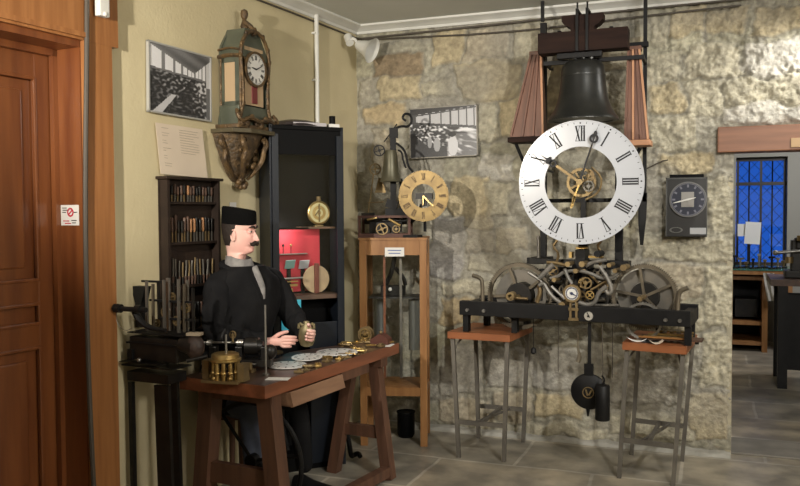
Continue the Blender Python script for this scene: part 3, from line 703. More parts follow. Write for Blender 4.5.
# red lined lit compartment
x1 = onV(323, 260, -.1).x
b = BM(); bx(b, (.018+(x1-.018)/2, -VD+.020, (zs+za)/2), (x1-.018, .008, za-zs-.02)); bx(b, (.02, -VD/2-.02, (zs+za)/2), (.006, VD-.09, za-zs-.02)); V.part('red_lining', VL(b), REDC)
vl = lamp('cabinet_lamp', 'POINT', MV @ Vector((.12, -.06, za-.015)), (0, 0, 0), 1.3, (1, .93, .9), .02)
b = BM(); bx(b, (.14, -.05, za-.002), (.18, .03, .012)); V.part('light_strip', VL(b), BLACKP)
q = onV(289, 313, -.02); CY = mat('backlit_cyan_panel', (.05, .35, .42), .5, emit=(.05, .42, .55, .3))
b = BM(); bx(b, (q.x+.01, -.012, q.z-.01), (.11, .006, .16)); V.part('cyan_panel', VL(b), CY, label='cyan backlit panel in the lower part')
# contents
tw = onV(320, 209, -.05)
W = Thing('brass_timepiece', 'round brass chronometer with a crown standing on the small upper shelf of the black cabinet', 'timepiece', MV @ Vector((tw.x, -.09, za+.005)))
Mt = MV @ Matrix(((1, 0, 0, tw.x), (0, 0, 1, -.07), (0, 1, 0, za+.082), (0, 0, 0, 1)))
W.part('case', lathe(BM(), [(.06, -.012), (.066, -.004), (.066, .006), (.06, .010), (.056, .006), (0.001, .006)], Mt, 36), BRASS, True)
b = BM(); annulus(b, .054, .040, .006, .0085, Mt, 36); annulus(b, .022, .012, .006, .010, Mt, 24); W.part('dial_ring', b, mat('pale_gilt', (.62, .55, .30), .4, .3))
b = BM(); g = bmesh.new(); bx(g, (0, .0, .0105), (.008, .1, .003)); bx(g, (-.01, .005, .012), (.05, .006, .003), rz=.9); merge(b, g, Mt); W.part('bridge', b, OLDBR)
W.part('crown', cyl(BM(), Mt @ Vector((0, .064, 0)), Mt @ Vector((0, .090, 0)), .012, .014), OLDBR, True)
W.part('foot', VL(bx(BM(), (tw.x, -.075, za+.010), (.05, .025, .010), bev=.002)), OLDBR)
rdp = onV(320, 270, -.07)
W = Thing('wooden_disc', 'pale round wooden disc with a dark red bar leaning inside the black cabinet', 'disc', MV @ Vector((rdp.x, -.09, zs)))
Mt = MV @ Matrix(((1, 0, 0, rdp.x-.012), (0, 0, 1, -.10), (0, 1, 0, zs+.078), (0, 0, 0, 1)))
W.part('disc', disc(BM(), .077, -.006, .006, Mt, 40), mat('pale_wood', (.42, .30, .18), .5, col2=(.5, .37, .22), scale=20))
W.part('bar', VL(bx(BM(), (rdp.x-.014, -.085, zs+.085), (.026, .012, .165), bev=.002)), mat('red_bar', (.17, .05, .035), .4))
for i, (px, cc) in enumerate(((290, (.30, .55, .52)), (304, (.55, .58, .62)))):
    q = onV(px, 266, -.12); M2 = MV @ Matrix.Translation((q.x, -.125, q.z)) @ Matrix.Rotation(R(-28), 4, 'X') @ Matrix.Rotation(R(-4), 4, 'Z')
    b = BM(); bx(b, (0, 0, .01), (.058, .004, .052)); 
    T = Thing('information_panel', ['small pale green information card on a stand in the red lit compartment', 'small grey white information card right of the pale green one in the red lit compartment'][i], 'card', M2.translation)
    T.part('card', xf(b, M2), mat('card_print', cc, .5)); 
    T.part('stand', VL(bx(BM(), (q.x, -.14, (q.z+zs)/2-.008), (.02, .012, q.z-zs-.008))), BLACK)
# brass instrument at the bottom of the compartment
T = Thing('brass_instrument', 'small brass depthing tool with black posts on the cabinet shelf', 'instrument', MV @ Vector((.11, -.06, zs)))
b = BM(); bx(b, (.11, -.06, zs+.055), (.12, .02, .012)); bx(b, (.11, -.06, zs+.02), (.06, .03, .035)); bx(b, (.11, -.06, zs+.075), (.13, .014, .006)); T.part('frame', VL(b), BRASS)
b = BM()
for x in (.045, .07): cyl(b, (x, -.045, zs), (x, -.045, zs+.08), .007)
sph(b, (.045, -.045, zs+.03), .014); T.part('black_posts', VL(b), BLACK, True)
b = BM(); cyl(b, (.04, -.05, zs+.09), (.20, -.05, zs+.094), .006); T.part('spindle', VL(b), STEEL, True)
for i, x in enumerate((.09, .125, .17)):
    z0 = onV(300, 253, -.15).z
    T = Thing('small_figure_tool', 'tiny dark upright tool on the glass ledge of the red lit compartment', 'tool', MV @ Vector((x, -.15, z0)), 'tiny tools on the glass ledge in the red compartment')
    T.part('shaft', VL(cyl(BM(), (x, -.15, z0), (x, -.15, z0+.045), .003)), BLACK); T.part('knob', VL(sph(BM(), (x, -.15, z0+.045), .008)), BRASS if i == 2 else BLACK, True)
V.part('glass_ledge', VL(bx(BM(), (.14, -.15, z0-.003), (.24, .05, .005))), STEEL)
# on top of the cabinet
T = Thing('shallow_dish', 'shallow dark oval dish lying on top of the black cabinet', 'dish', MV @ Vector((VW*.45, -VD/2, VH)))
b = BM(); lathe(b, [(.03, 0), (.06, .003), (.13, .022), (.17, .052), (.165, .052), (.12, .030), (.001, .014)][::-1], None, 40); bmesh.ops.scale(b, vec=(1, .55, -.72), verts=b.verts); bmesh.ops.translate(b, vec=(VW*.45, -VD/2, VH+.040), verts=b.verts); T.part('bowl', VL(b), mat('dark_glazed', (.03, .022, .025), .2), True)
b = BM(); bx(b, (VW*.55, -.012, VH+.010), (.19, .012, .018)); T.part('pale_rim', VL(b), mat('pale_grey_rim', (.42, .40, .42), .5))
T = Thing('black_canister', 'tiny black canister on a white block at the right end of the cabinet top', 'container', MV @ Vector((VW*.88, -.03, VH)))
T.part('lid', VL(cyl(BM(), (VW*.88, -.03, VH+.018), (VW*.88, -.03, VH+.062), .017)), BLACKP, True); T.part('white_block', VL(bx(BM(), (VW*.88+.005, -.03, VH+.009), (.06, .036, .018))), PAPER)

# ================================================================ PINE CABINET WITH THE SMALL TOWER CLOCK
# front face from f0 to f1, z top 1.233
f0 = Vector((-2.0, 4.45, 0)); f1 = Vector((-1.645, 4.555, 0)); fd = (f1-f0); FWD = fd.length; c1 = fd.normalized(); c2 = Vector((c1.y, -c1.x, 0))
# widen: the drawn face spans px 359..427 at y 240
k0 = ray(359, 240); k1 = ray(426.5, 240)
def hitf(k): t = (f0-EYE).dot(c2)/k.dot(c2); return EYE+k*t
g0, g1 = hitf(k0), hitf(k1); CZ = (g0.z+g1.z)/2; f0 = Vector((g0.x, g0.y, 0)); FWD = (g1-g0).length; CD = .34
MC = Matrix((c1, c2, Vector((0, 0, 1)))).transposed().to_4x4(); MC.translation = f0
def onC(px, py, y=0):
    k = ray(px, py); t = ((f0+c2*y-EYE).dot(c2))/k.dot(c2); p = EYE+k*t; return Vector(((p-f0).dot(c1), y, p.z))
CB = Thing('pine_showcase', 'tall open-legged pine showcase with glass sides carrying the small tower clock', 'showcase', MC @ Vector((FWD/2, -CD/2, 0)))
CLx = lambda b: xf(b, MC)
pw = .042; zr = onC(390, 392, 0).z
for x, y in ((pw/2, -pw/2), (FWD-pw/2, -pw/2), (pw/2, -CD+pw/2), (FWD-pw/2, -CD+pw/2)): CB.part('leg', CLx(bx(BM(), (x, y, (CZ-.001)/2), (pw, pw, CZ-.001), bev=.002)), CABW)
for z, h in ((CZ-.045, .09), (zr, .05)):
    CB.part('front_rail', CLx(bx(BM(), (FWD/2, -pw/2, z), (FWD-2*pw, pw*.8, h))), CABW); CB.part('back_rail', CLx(bx(BM(), (FWD/2, -CD+pw/2, z), (FWD-2*pw, pw*.8, h))), CABW)
    for x in (pw/2, FWD-pw/2): CB.part('side_rail', CLx(bx(BM(), (x, -CD/2, z), (pw*.8, CD-2*pw, h))), CABW)
CB.part('top', CLx(bx(BM(), (FWD/2, -CD/2, CZ+.006), (FWD+.006, CD+.006, .014))), CABW)
CB.part('bottom_board', CLx(bx(BM(), (FWD/2, -CD/2, zr+.02), (FWD-.05, CD-.05, .014))), CABW)
CB.part('glass_front', CLx(bx(BM(), (FWD/2, -.02, (CZ+zr)/2), (FWD-2*pw, .004, CZ-zr-.13))), GLASS)
for x in (.02, FWD-.02): CB.part('glass_side', CLx(bx(BM(), (x, -CD/2, (CZ+zr)/2), (.004, CD-2*pw, CZ-zr-.13))), GLASS)
q = onC(383, 300, -.15); 
CB.part('middle_shelf', CLx(bx(BM(), (FWD*.5, -.19, q.z+.02), (FWD-.09, .18, .010))), mat('dark_shelf', (.03, .03, .03), .4))
p = onC(394.5, 252, .002); T = Thing('label_card', 'white printed card stuck to the top rail of the pine showcase', 'card', MC @ p)
T.part('card', CLx(bx(BM(), (p.x, .002, p.z), (.115, .003, .053))), PAPER)
for k in range(2): T.part('printed_line', CLx(bx(BM(), (p.x, .0042, p.z+.010-.018*k), (.08-.01*k, .001, .005))), BLUEB)
T = Thing('black_mechanism', 'black ironwork mechanism on the inner shelf of the pine showcase', 'mechanism', MC @ Vector((FWD*.47, -.15, q.z+.025)))
b = BM(); bx(b, (FWD*.47, -.15, q.z+.06), (.15, .06, .06)); T.part('block', CLx(b), BLACK)
b = BM(); tube(b, [Vector((FWD*.35, -.15, q.z+.09)), Vector((FWD*.45, -.14, q.z+.17)), Vector((FWD*.5, -.14, q.z+.27)), Vector((FWD*.5, -.14, q.z+.30))], .014, 8, 1); T.part('arm', CLx(b), BLACK, True)
b = BM(); tube(b, [Vector((FWD*.5, -.14, q.z+.2)), Vector((FWD*.63, -.14, q.z+.14)), Vector((FWD*.66, -.14, q.z+.09))], .012, 8, 1); T.part('bracket', CLx(b), BLACK, True)
T.part('screw', CLx(sph(BM(), (FWD*.43, -.11, q.z+.07), .012)), ENAMEL2, True)
# pendulum rods hanging inside
for i, (x, w2, m_, nm, lb) in enumerate(((.36, .014, BENCHW, 'pendulum_rod', 'thin reddish wooden pendulum rod hanging inside the pine showcase'), (.60, .016, DSTEEL, 'steel_bar', 'grey steel bar hanging right of centre inside the pine showcase'))):
    solo(nm, CLx(bx(BM(), (FWD*x, -.055-.025*i, (CZ-.002+zr+.07)/2), (w2, .008, CZ-zr-.072))), m_, lb, 'rod')
# white and grey stone-like panes seen through: a pair of cast weights
for i, (x, yy) in enumerate(((.78, -.2), (.24, -.24))):
    T = Thing('clock_weight', ['grey cylindrical clock weight hanging at the right inside the pine showcase', 'grey cylindrical clock weight hanging at the left inside the pine showcase'][i], 'weight', MC @ Vector((FWD*x, yy, .55)))
    T.part('cylinder', CLx(cyl(BM(), (FWD*x, yy, .55), (FWD*x, yy, .86), .035)), mat('zinc', (.22, .23, .22), .45, .5), True); T.part('hook', CLx(cyl(BM(), (FWD*x, yy, .86), (FWD*x, yy, q.z+.01), .003)), BLACK)
# black bucket under the showcase
p = onC(406, 430, -.22); T = Thing('black_canister', 'black cylindrical canister standing on the floor under the pine showcase', 'container', MC @ Vector((p.x, -.22, 0)))
T.part('body', CLx(lathe(BM(), [(.045, 0), (.055, .02), (.055, .15), (.060, .155), (.058, .16), (.05, .155)], Matrix.Translation((p.x, -.22, 0)), 28)), BLACKP, True)

# small tower clock on the showcase
zt0 = CZ+.013; Yc = -.13
K = Thing('tower_clock', 'small antique tower clock with gilt skeleton dial and green bell on the pine showcase', 'clock', MC @ Vector((FWD*.4, -.15, zt0)))
# base frame
x0, x1 = onC(358, 235, -.06).x, onC(411, 235, -.06).x
b = BM(); 
for y in (-.06, -.24): bx(b, ((x0+x1)/2, y, zt0+.012), (x1-x0, .018, .024)); bx(b, ((x0+x1)/2, y, zt0+.125), (x1-x0, .014, .014))
for x in (x0+.01, x1-.01):
    bx(b, (x, -.15, zt0+.012), (.018, .18, .024)); bx(b, (x, -.15, zt0+.125), (.014, .18, .014))
    for y in (-.06, -.24): bx(b, (x, y, zt0+.07), (.016, .016, .12))
K.part('frame', CLx(b), mat('red_brown_iron', (.07, .03, .022), .5, .3, col2=(.10, .045, .03), scale=20))
b = BM(); bx(b, ((x0+x1)/2-.02, -.10, zt0+.05), (.15, .02, .08)); bx(b, ((x0+x1)/2+.06, -.12, zt0+.06), (.08, .05, .06)); cyl(b, (x0+.03, -.15, zt0+.10), (x1-.03, -.15, zt0+.10), .022); cyl(b, (x0+.02, -.08, zt0+.135), (x0+.10, -.08, zt0+.14), .012); K.part('movement', CLx(b), BLACKM, True)
p = onC(382, 229, -.045); Mk = MC @ Matrix(((1, 0, 0, p.x), (0, 0, 1, -.043), (0, 1, 0, p.z), (0, 0, 0, 1)))
b = BM(); wheel(b, .037, Mk, .2, .008, 4, .25, teeth=30, tooth=.002, rot=.4, sw=.16); K.part('winding_wheel', b, OLDBR)
b = BM(); M2 = MC @ Matrix(((1, 0, 0, p.x+.085), (0, 0, 1, -.05), (0, 1, 0, p.z), (0, 0, 0, 1))); wheel(b, .024, M2, .25, .006, 4, .3, teeth=20, tooth=.002); K.part('small_wheel', b, OLDBR)
b = BM(); cyl(b, (p.x+.04, -.04, p.z+.06), (p.x+.11, -.04, p.z+.02), .008); cyl(b, (p.x-.09, -.05, p.z+.055), (p.x-.03, -.05, p.z+.068), .006); K.part('brass_arbors', CLx(b), BRASS, True)
# column
cx0 = onC(392, 180, Yc).x; z1_ = onC(392, 133, Yc).z
b = BM(); bx(b, (cx0+.008, Yc, (zt0+.12+z1_)/2), (.035, .03, z1_-zt0-.12)); bx(b, (cx0+.055, Yc+.005, zt0+.23), (.02, .02, .25)); bx(b, (cx0+.03, Yc, zt0+.15), (.14, .05, .05)); bx(b, (cx0+.012, Yc, z1_+.0), (.05, .04, .06))
bx(b, (cx0+.0, Yc+.01, zt0+.20), (.07, .04, .05), ry=.3); K.part('column', CLx(b), BLACK)
b = BM(); P = [onC(x, y, Yc) for x, y in ((392, 134), (396, 128), (402, 126), (408, 127), (412, 122), (411, 115), (405, 113), (402, 118), (406, 121))]; tube(b, P, .0075, 8, 2); K.part('scroll', CLx(b), BLACK, True)
b = BM(); P = [onC(x, y, Yc+.02) for x, y in ((396, 143), (404, 149), (407, 158), (408, 166), (413, 172))]; tube(b, P, .007, 8, 2); P = [onC(x, y, Yc+.02) for x, y in ((398, 150), (402, 152), (403, 160), (406, 168))]; tube(b, P, .006, 8, 2); K.part('hammer_arm', CLx(b), BLACK, True)
b = BM(); P = [onC(x, y, Yc) for x, y in ((384, 142), (390, 134), (397, 124))]; tube(b, P, .004, 6, 1); K.part('brace_rod', CLx(b), BLACK)
q = onC(391, 166, Yc+.01); zb0, zb1 = onC(391, 182, Yc).z, onC(391, 150, Yc).z; hb = zb1-zb0
b = BM(); lathe(b, [(.066, 0), (.062, .006), (.052, hb*.2), (.046, hb*.5), (.042, hb*.8), (.034, hb*.97), (.012, hb*1.0), (.001, hb)], Matrix.Translation((q.x-.0, Yc+.035, zb0)), 32); K.part('bell', CLx(b), mat('green_bronze', (.09, .085, .055), .4, .5, col2=(.13, .12, .08), scale=10), True)
p = onC(380, 151, Yc+.03); b = BM(); wheel(b, .035, MC @ Matrix(((1, 0, 0, p.x), (0, 0, 1, Yc+.07), (0, 1, 0, p.z), (0, 0, 0, 1))), .22, .008, 4, .25, rot=.3, sw=.16); K.part('pulley', b, BLACK)
p = onC(375, 169, Yc-.05); b = BM(); wheel(b, .036, MC @ Matrix(((1, 0, 0, p.x), (0, 0, 1, Yc-.06), (0, 1, 0, p.z), (0, 0, 0, 1))), .2, .006, 4, .22, rot=.1, sw=.14); cyl(b, MC @ Vector((p.x-.01, Yc-.06, p.z-.03)), MC @ Vector((p.x-.05, Yc-.06, zt0+.12)), .004, seg=6); cyl(b, MC @ Vector((p.x-.045, Yc-.06, zt0+.21)), MC @ Vector((p.x+.05, Yc-.06, zt0+.215)), .004, seg=6); K.part('brass_fly', b, OLDBR)
b = BM(); t0, t1_ = onC(380, 178, Yc-.05), onC(378, 197, Yc-.05); prism(b, [(-.01, 0), (.01, 0), (.035, -.09), (-.035, -.09)], -.01, .01, MC @ Matrix(((1, 0, 0, t0.x), (0, 0, 1, Yc-.07), (0, 1, 0, t0.z), (0, 0, 0, 1)))); K.part('counterweight', b, OLDBR)
# skeleton dial
p = onC(423.5, 196, .02); Dm = facing(MC @ Vector((p.x, .02, p.z))) @ Matrix.Rotation(R(8), 4, 'Y'); DR = .15
b = BM(); annulus(b, DR, DR*.47, -.003, .003, Dm, 72); kd = K.part('dial', b, GOLDD)
b = BM(); numerals(b, DR*.76, DR*.26, Dm, z=.0035, t=.001, cw=.24, thick=.085); minutes(b, DR*.95, Dm, .004, .0016, .0035); K.part('numerals', b, mat('brown_ink', (.09, .05, .02), .6), parent=kd)
b = BM(); hand(b, Dm @ Matrix.Rotation(R(-182), 4, 'Z'), DR*.42, .004, z=.006); hand(b, Dm @ Matrix.Rotation(R(-135), 4, 'Z'), DR*.62, .005, z=.008); K.part('hands', b, BRASS)
b = BM(); bx(b, (0, -.0, -.02), (.1, .035, .03)); bx(b, (0, -.03, -.02), (.03, .06, .02)); bx(b, (-.0, .0, -.10), (.03, .03, .18)); xf(b, Dm); K.part('dial_motion', b, BLACKM)
b = BM(); tube(b, [Dm @ Vector((-.02, -.05, -.03)), Dm @ Vector((-.05, -.12, -.05)), MC @ Vector((x1, -.1, zt0+.09))], .010, 6, 1); tube(b, [Dm @ Vector((.0, -.10, -.03)), Dm @ Vector((-.0, -.18, -.04)), Dm @ Vector((0, -.21, -.04))], .010, 6, 1); bx(b, MC @ Vector((x1+.01, -.07, zt0+.008)), (.09, .09, .016)); K.part('dial_bracket', b, BLACK)

# ================================================================ GREAT TURRET CLOCK
def yP(px, py, y): return at_y(px, py, y)
def place_box(bm, px0, py0, px1, py1, y, dy):     # a box whose front face fills this pixel rectangle on the plane y
    a, c = yP(px0, py0, y), yP(px1, py1, y); bx(bm, ((a.x+c.x)/2, y+dy/2, (a.z+c.z)/2), (abs(c.x-a.x), dy, abs(a.z-c.z))); return bm
TT = Thing('turret_clock', 'great black turret clock with bell yoke posts, iron wheels and long black bed', 'clock', (-.70, 4.6, .78))
TT.e['label'] = 'great turret clock movement with large iron wheels on a long black bed and tall posts'
FY = 4.40; BY = 4.74
L_, R_ = yP(458, 312, FY).x, yP(694, 312, FY).x; zT, zB = .893, .812; zm = (zT+zB)/2
TT.part('front_beam', bx(BM(), ((L_+R_)/2, FY+.02, zm), (R_-L_, .04, zT-zB), bev=.003), BLACK)
TT.part('back_beam', bx(BM(), ((L_+R_)/2, BY, zm), (R_-L_, .04, zT-zB), bev=.003), BLACK)
for x in (L_+.025, R_-.025, -.92, -.52): TT.part('cross_beam', bx(BM(), (x, (FY+BY)/2+.01, zm-.01), (.045, BY-FY-.06, .07)), BLACK)
for x, y in ((L_+.05, FY), (L_+.15, FY), (R_-.05, FY), (R_-.12, FY)): TT.part('bolt', cyl(BM(), (x, y+.005, zm-.01), (x, y-.012, zm-.01), .011, .009, 12), STEEL, True)
for x, sg in ((L_+.13, 1), (R_-.065, -1)):
    b = BM(); tube(b, [(x, FY+.03, zT-.01), (x, FY+.03, zT+.09), (x-sg*.005, FY+.03, zT+.13), (x-sg*.06*(1 if sg > 0 else -1)*(1 if sg > 0 else 1)*(1), FY+.03, zT+.145)] if sg > 0 else [(x, FY+.03, zT-.01), (x, FY+.03, zT+.06), (x+.01, FY+.03, zT+.10), (x+.05, FY+.03, zT+.115)], .012, 8, 2); TT.part('bearing_hook', b, RIM, True)
for x, y in ((L_+.03, FY+.04), (L_+.30, FY+.10), (L_+.05, BY-.02), (L_+.30, BY-.02), (R_-.20, BY-.02), (R_-.03, BY-.02), (R_-.015, FY+.04)): TT.part('foot', bx(BM(), (x, y, (zB+.715)/2), (.032, .04, zB-.715)), BLACK)
# great wheels
def wp(px, py, y): return facing(Vector(yP(px, py, y)))
b = BM(); Ml = wp(518, 296.5, 4.56); wheel(b, .192, Ml, .13, .022, 5, .10, teeth=96, tooth=.006, rot=.35, sw=.085); wl = TT.part('great_wheel', b, RIM)
b = BM(); disc(b, .075, -.09, .02, Ml, 36); TT.part('drum', b, BLACKM, parent=wl)
b = BM(); annulus(b, .150, .085, -.035, -.025, Ml, 48); TT.part('inner_disc', b, DSTEEL, parent=wl)
b = BM(); 
for k in range(5): annulus(b, .018, .006, -.11-.01*k, -.105-.01*k, Ml, 20)
cyl(b, Ml @ Vector((0, 0, -.1)), Ml @ Vector((0, 0, .14)), .012); cyl(b, Ml @ Vector((-.02, 0, .10)), Ml @ Vector((.08, -.003, .10)), .009); TT.part('arbor', b, OLDBR, True)
b = BM(); 
for k in range(6): annulus(b, .024, .012, .09+.009*k, .095+.009*k, Ml @ Matrix.Translation((-.01, .01, 0)), 20)
TT.part('spring', b, OLDBR)
b = BM(); place_box(b, 547, 267, 606, 303, 4.66, .012); TT.part('shade_backing', b, BLACK)  # black sheet added to stand in for the shade between the levers
b = BM(); Mr = wp(645, 296, 4.56); wheel(b, .176, Mr, .13, .022, 5, .10, teeth=96, tooth=.008, rot=.15, sw=.085); wr = TT.part('great_wheel', b, RIM)
b = BM(); disc(b, .075, -.10, .0, Mr, 36); TT.part('drum', b, BLACKM, parent=wr)
b = BM(); annulus(b, .147, .078, -.035, -.025, Mr, 48); TT.part('inner_disc', b, DSTEEL, parent=wr)
b = BM(); cyl(b, Mr @ Vector((0, 0, -.15)), Mr @ Vector((0, 0, .14)), .013); TT.part('arbor', b, OLDBR, True)
b = BM(); annulus(b, .10, .085, -.0, .012, wp(645, 320, 4.5), 40, teeth=40, tooth=.004); TT.part('small_rack', b, STEEL)
# middle frame: levers
def zc_(x, y, yy): return Vector(yP(480+.2*x, 245+.2*y, yy))
lev = [(((300, 168), (372, 98)), .018, GREYL, 4.44), (((300, 205), (325, 190), (340, 220), (370, 262), (425, 300)), .013, GREYL, 4.43), (((355, 168), (395, 158), (430, 132), (500, 128), (560, 140), (610, 165), (660, 168), (700, 140), (735, 108)), .012, GREYL, 4.46), (((430, 118), (445, 160), (468, 195)), .013, GREYL, 4.45),
 (((335, 88), (385, 90), (435, 104)), .012, OLDBR, 4.50), (((535, 104), (575, 82), (640, 74)), .014, GREYL, 4.48), (((610, 108), (640, 150), (662, 188), (672, 228), (655, 246), (640, 225)), .014, GREYL, 4.44), (((505, 288), (555, 302), (590, 285), (602, 240), (645, 205)), .015, GREYL, 4.43),
 (((365, 208), (400, 238), (432, 272)), .011, STEEL, 4.42), (((300, 200), (306, 240), (288, 288)), .016, OLDBR, 4.45), (((480, 100), (520, 118), (600, 190)), .009, OLDBR, 4.50), (((560, 225), (620, 190), (690, 150)), .008, OLDBR, 4.49), (((240, 140), (300, 175), (330, 215)), .010, STEEL, 4.50), (((390, 285), (440, 230), (430, 180), (460, 150)), .009, RIM, 4.52)]
for pts, r_, m_, yy in lev: TT.part('lever', tube(BM(), [zc_(x, y, yy) for x, y in pts], r_*.8, 8, 2), m_, True)
for x, y, r_, sp_, m_, yy in ((535, 190, .034, 3, OLDBR, 4.50), (560, 250, .024, 4, BRASS, 4.44), (620, 210, .030, 4, OLDBR, 4.52), (515, 190, .026, 4, BRASS, 4.53), (655, 225, .020, 3, STEEL, 4.47), (420, 225, .030, 4, RIM, 4.54), (365, 130, .030, 4, OLDBR, 4.55), (500, 260, .040, 5, OLDBR, 4.53), (590, 140, .030, 4, RIM, 4.56)):
    b = BM(); wheel(b, r_, wp(480+.2*x, 245+.2*y, yy), .24, .01, sp_, .3, teeth=28, tooth=.0025, rot=x, sw=.2, seg=32); TT.part('small_wheel', b, m_)
for x, y, r_ in ((420, 300, .017), (450, 96, .014), (522, 96, .016), (600, 45, .018), (733, 112, .017), (690, 128, .012), (660, 100, .012), (490, 130, .013), (380, 175, .012)):
    p = zc_(x, y, 4.42); TT.part('boss', cyl(BM(), p+Vector((0, -.01, 0)), p+Vector((0, .10, 0)), r_, r_*.9, 16), OLDBR if y > 90 else BLACK, True)
b = BM(); 
for i, (x, h_) in enumerate(((478, .20), (520, .22), (300, .18), (640, .19), (420, .13), (560, .12))): a_ = zc_(x, 300, 4.6); bx(b, (a_.x, 4.60, zT+h_/2), (.022, .04, h_))
a_, c_ = zc_(240, 80, 4.62), zc_(715, 80, 4.62); bx(b, ((a_.x+c_.x)/2, 4.62, a_.z), (c_.x-a_.x, .03, .025)); TT.part('upright_frame', b, BLACKM)
b = BM(); place_box(b, 576, 250, 586, 268, 4.50, .10); place_box(b, 573, 264, 590, 269, 4.49, .12); TT.part('escapement_block', b, BLACK)
b = BM(); place_box(b, 577, 247, 588, 249, 4.47, .04); place_box(b, 570, 252, 573, 258, 4.47, .04); place_box(b, 590, 256, 604, 258, 4.47, .04); TT.part('brass_cocks', b, BRASS)
b = BM(); cyl(b, zc_(150, 300, 4.5), zc_(700, 300, 4.5), .008); cyl(b, zc_(250, 275, 4.6), zc_(680, 270, 4.6), .012); cyl(b, zc_(280, 190, 4.65), zc_(700, 180, 4.65), .010); TT.part('cross_shaft', b, DSTEEL, True)
# little setting dial and its bracket
Ms = wp(574.5, 293.5, 4.395); sr = .036
b = BM(); disc(b, sr, -.006, .004, Ms, 36); sd_ = TT.part('setting_dial', b, ENAMEL2, label='small white setting dial')
b = BM(); annulus(b, sr+.012, sr, -.012, .007, Ms, 40); TT.part('dial_ring', b, OLDBR, parent=sd_)
b = BM(); minutes(b, sr*.82, Ms, .007, .002, .0045); hand(b, Ms @ Matrix.Rotation(R(-115), 4, 'Z'), sr*.75, .004, sr*.3, z=.006); disc(b, .008, .005, .008, Ms, 14); TT.part('dial_marks', b, mat('blue_black', (.02, .03, .09), .5), parent=sd_)
b = BM(); place_box(b, 572, 303, 574, 320, 4.385, .02); place_box(b, 578, 303, 580, 320, 4.385, .02); place_box(b, 571, 308, 581, 311, 4.385, .015); place_box(b, 571, 318, 581, 321, 4.385, .015); TT.part('crutch', b, OLDBR)
b = BM(); Mb = wp(591.5, 316, 4.395); disc(b, .023, -.004, .006, Mb, 24); sb = TT.part('round_plate', b, mat('silver_plate', (.55, .53, .47), .35, .4)); b = BM(); disc(b, .006, .006, .012, Mb, 10); bx2 = bmesh.new(); bx(bx2, (0, .006, .007), (.004, .03, .002), rz=.5); merge(b, bx2, Mb); TT.part('screw', b, BLACK, parent=sb)
# posts with plates
pl, pr = yP(542.5, 150, 4.80).x, yP(618, 250, 4.60).x
b = BM(); z0 = zc_(290, 80, 4.66).z; bx(b, (pl-.021, 4.80, (z0+2.50)/2), (.034, .03, 2.50-z0)); TT.part('left_post', b, BLACK)
b = BM(); bx(b, (pl-.02, 4.73, z0), (.10, .20, .035)); TT.part('post_plate', b, BLACK)
b = BM(); cyl(b, yP(536.5, 236, 4.62), yP(536.5, 258, 4.62), .010); TT.part('steel_rod', b, STEEL, True)
b = BM(); z2 = yP(618, 150, 4.62).z; bx(b, (pr, 4.62, (z0+z2)/2), (.040, .03, z2-z0)); TT.part('dial_post', b, BLACK)
b = BM(); bx(b, (pr+.0, 4.61, z0-.01), (.12, .09, .045), bev=.004); TT.part('post_plate', b, BLACK)
b = BM(); zz = yP(580, 200, 4.45).z; bx(b, ((pl+pr)/2, 4.64, zz), (pr-pl, .012, .022)); bx(b, (yP(580, 200, 4.5).x, 4.60, (zz+z0)/2+.02), (.028, .02, zz-z0)); bx(b, (yP(580, 200, 4.5).x, 4.60, (zz+z0)/2-.10), (.05, .03, .10)); TT.part('dial_crossbar', b, BLACK)
for x, m_ in ((555, OLDBR), (600, OLDBR)):
    b = BM(); P = [Vector(yP(x+dx, y, 4.55)) for dx, y in ((0, 265), (4, 254), (-3, 247), (2, 240))]; tube(b, P, .008, 6, 1); TT.part('linkage', b, m_, True)
TT.e.rotation_euler = (0, 0, R(-5.0)); TT.e.location.x += .004
for px, yb_, l_ in ((557, 372, 'left'), (612, 377, 'right')):
    T = TT; T.part('cord', cyl(BM(), yP(px, yb_, 4.6), (yP(px, yb_, 4.6).x, 4.6, zB+.02), .0025, seg=6), CABLE)
    if l_ == 'left': T.part('knot', tube(BM(), [yP(577, 362, 4.6), yP(579, 356, 4.6), yP(577, 348, 4.6), yP(577, 330, 4.6)], [.014, .012, .005, .004], 8, 1), mat('rope', (.20, .17, .12), .8), True)
# pendulum
PY_ = 4.45
PD = Thing('pendulum', 'black pendulum with a round bob hanging below the black clock bed', 'pendulum', (yP(589, 391, PY_).x, PY_, .42))
a_, c_ = yP(591, 322, PY_), yP(588, 374, PY_)
PD.part('rod', bx(BM(), ((a_.x+c_.x)/2, PY_, (zB+c_.z)/2-.005), (.017, .010, zB-c_.z-.01)), BLACK)
b = BM(); place_box(b, 584, 364, 593, 376, PY_-.012, .024); PD.part('socket', b, BLACK)
bc = yP(589, 391.5, PY_); Mb = facing(Vector((bc.x, PY_, bc.z)))
b = BM(); lathe(b, [(.002, -.03), (.05, -.028), (.095, -.008), (.098, 0), (.095, .008), (.05, .028), (.002, .03)], Mb, 48); PD.part('bob', b, BLACK, True)
b = BM(); annulus(b, .031, .026, .026, .033, Mb, 30); 
g = bmesh.new(); bx(g, (-.008, 0, .031), (.008, .034, .004), rz=.3); bx(g, (.010, 0, .031), (.008, .03, .004), rz=-.5); merge(b, g, Mb); PD.part('emblem', b, OLDBR)
b = BM(); cyl(b, (bc.x-.005, PY_, bc.z-.09), (bc.x-.005, PY_, bc.z-.135), .012, .004); PD.part('tip', b, BLACK, True)
wc = yP(602.5, 398, 4.36)
CW = Thing('drive_weight', 'black cylindrical weight hanging in front of the pendulum bob', 'weight', (wc.x, 4.36, yP(602, 421, 4.36).z))
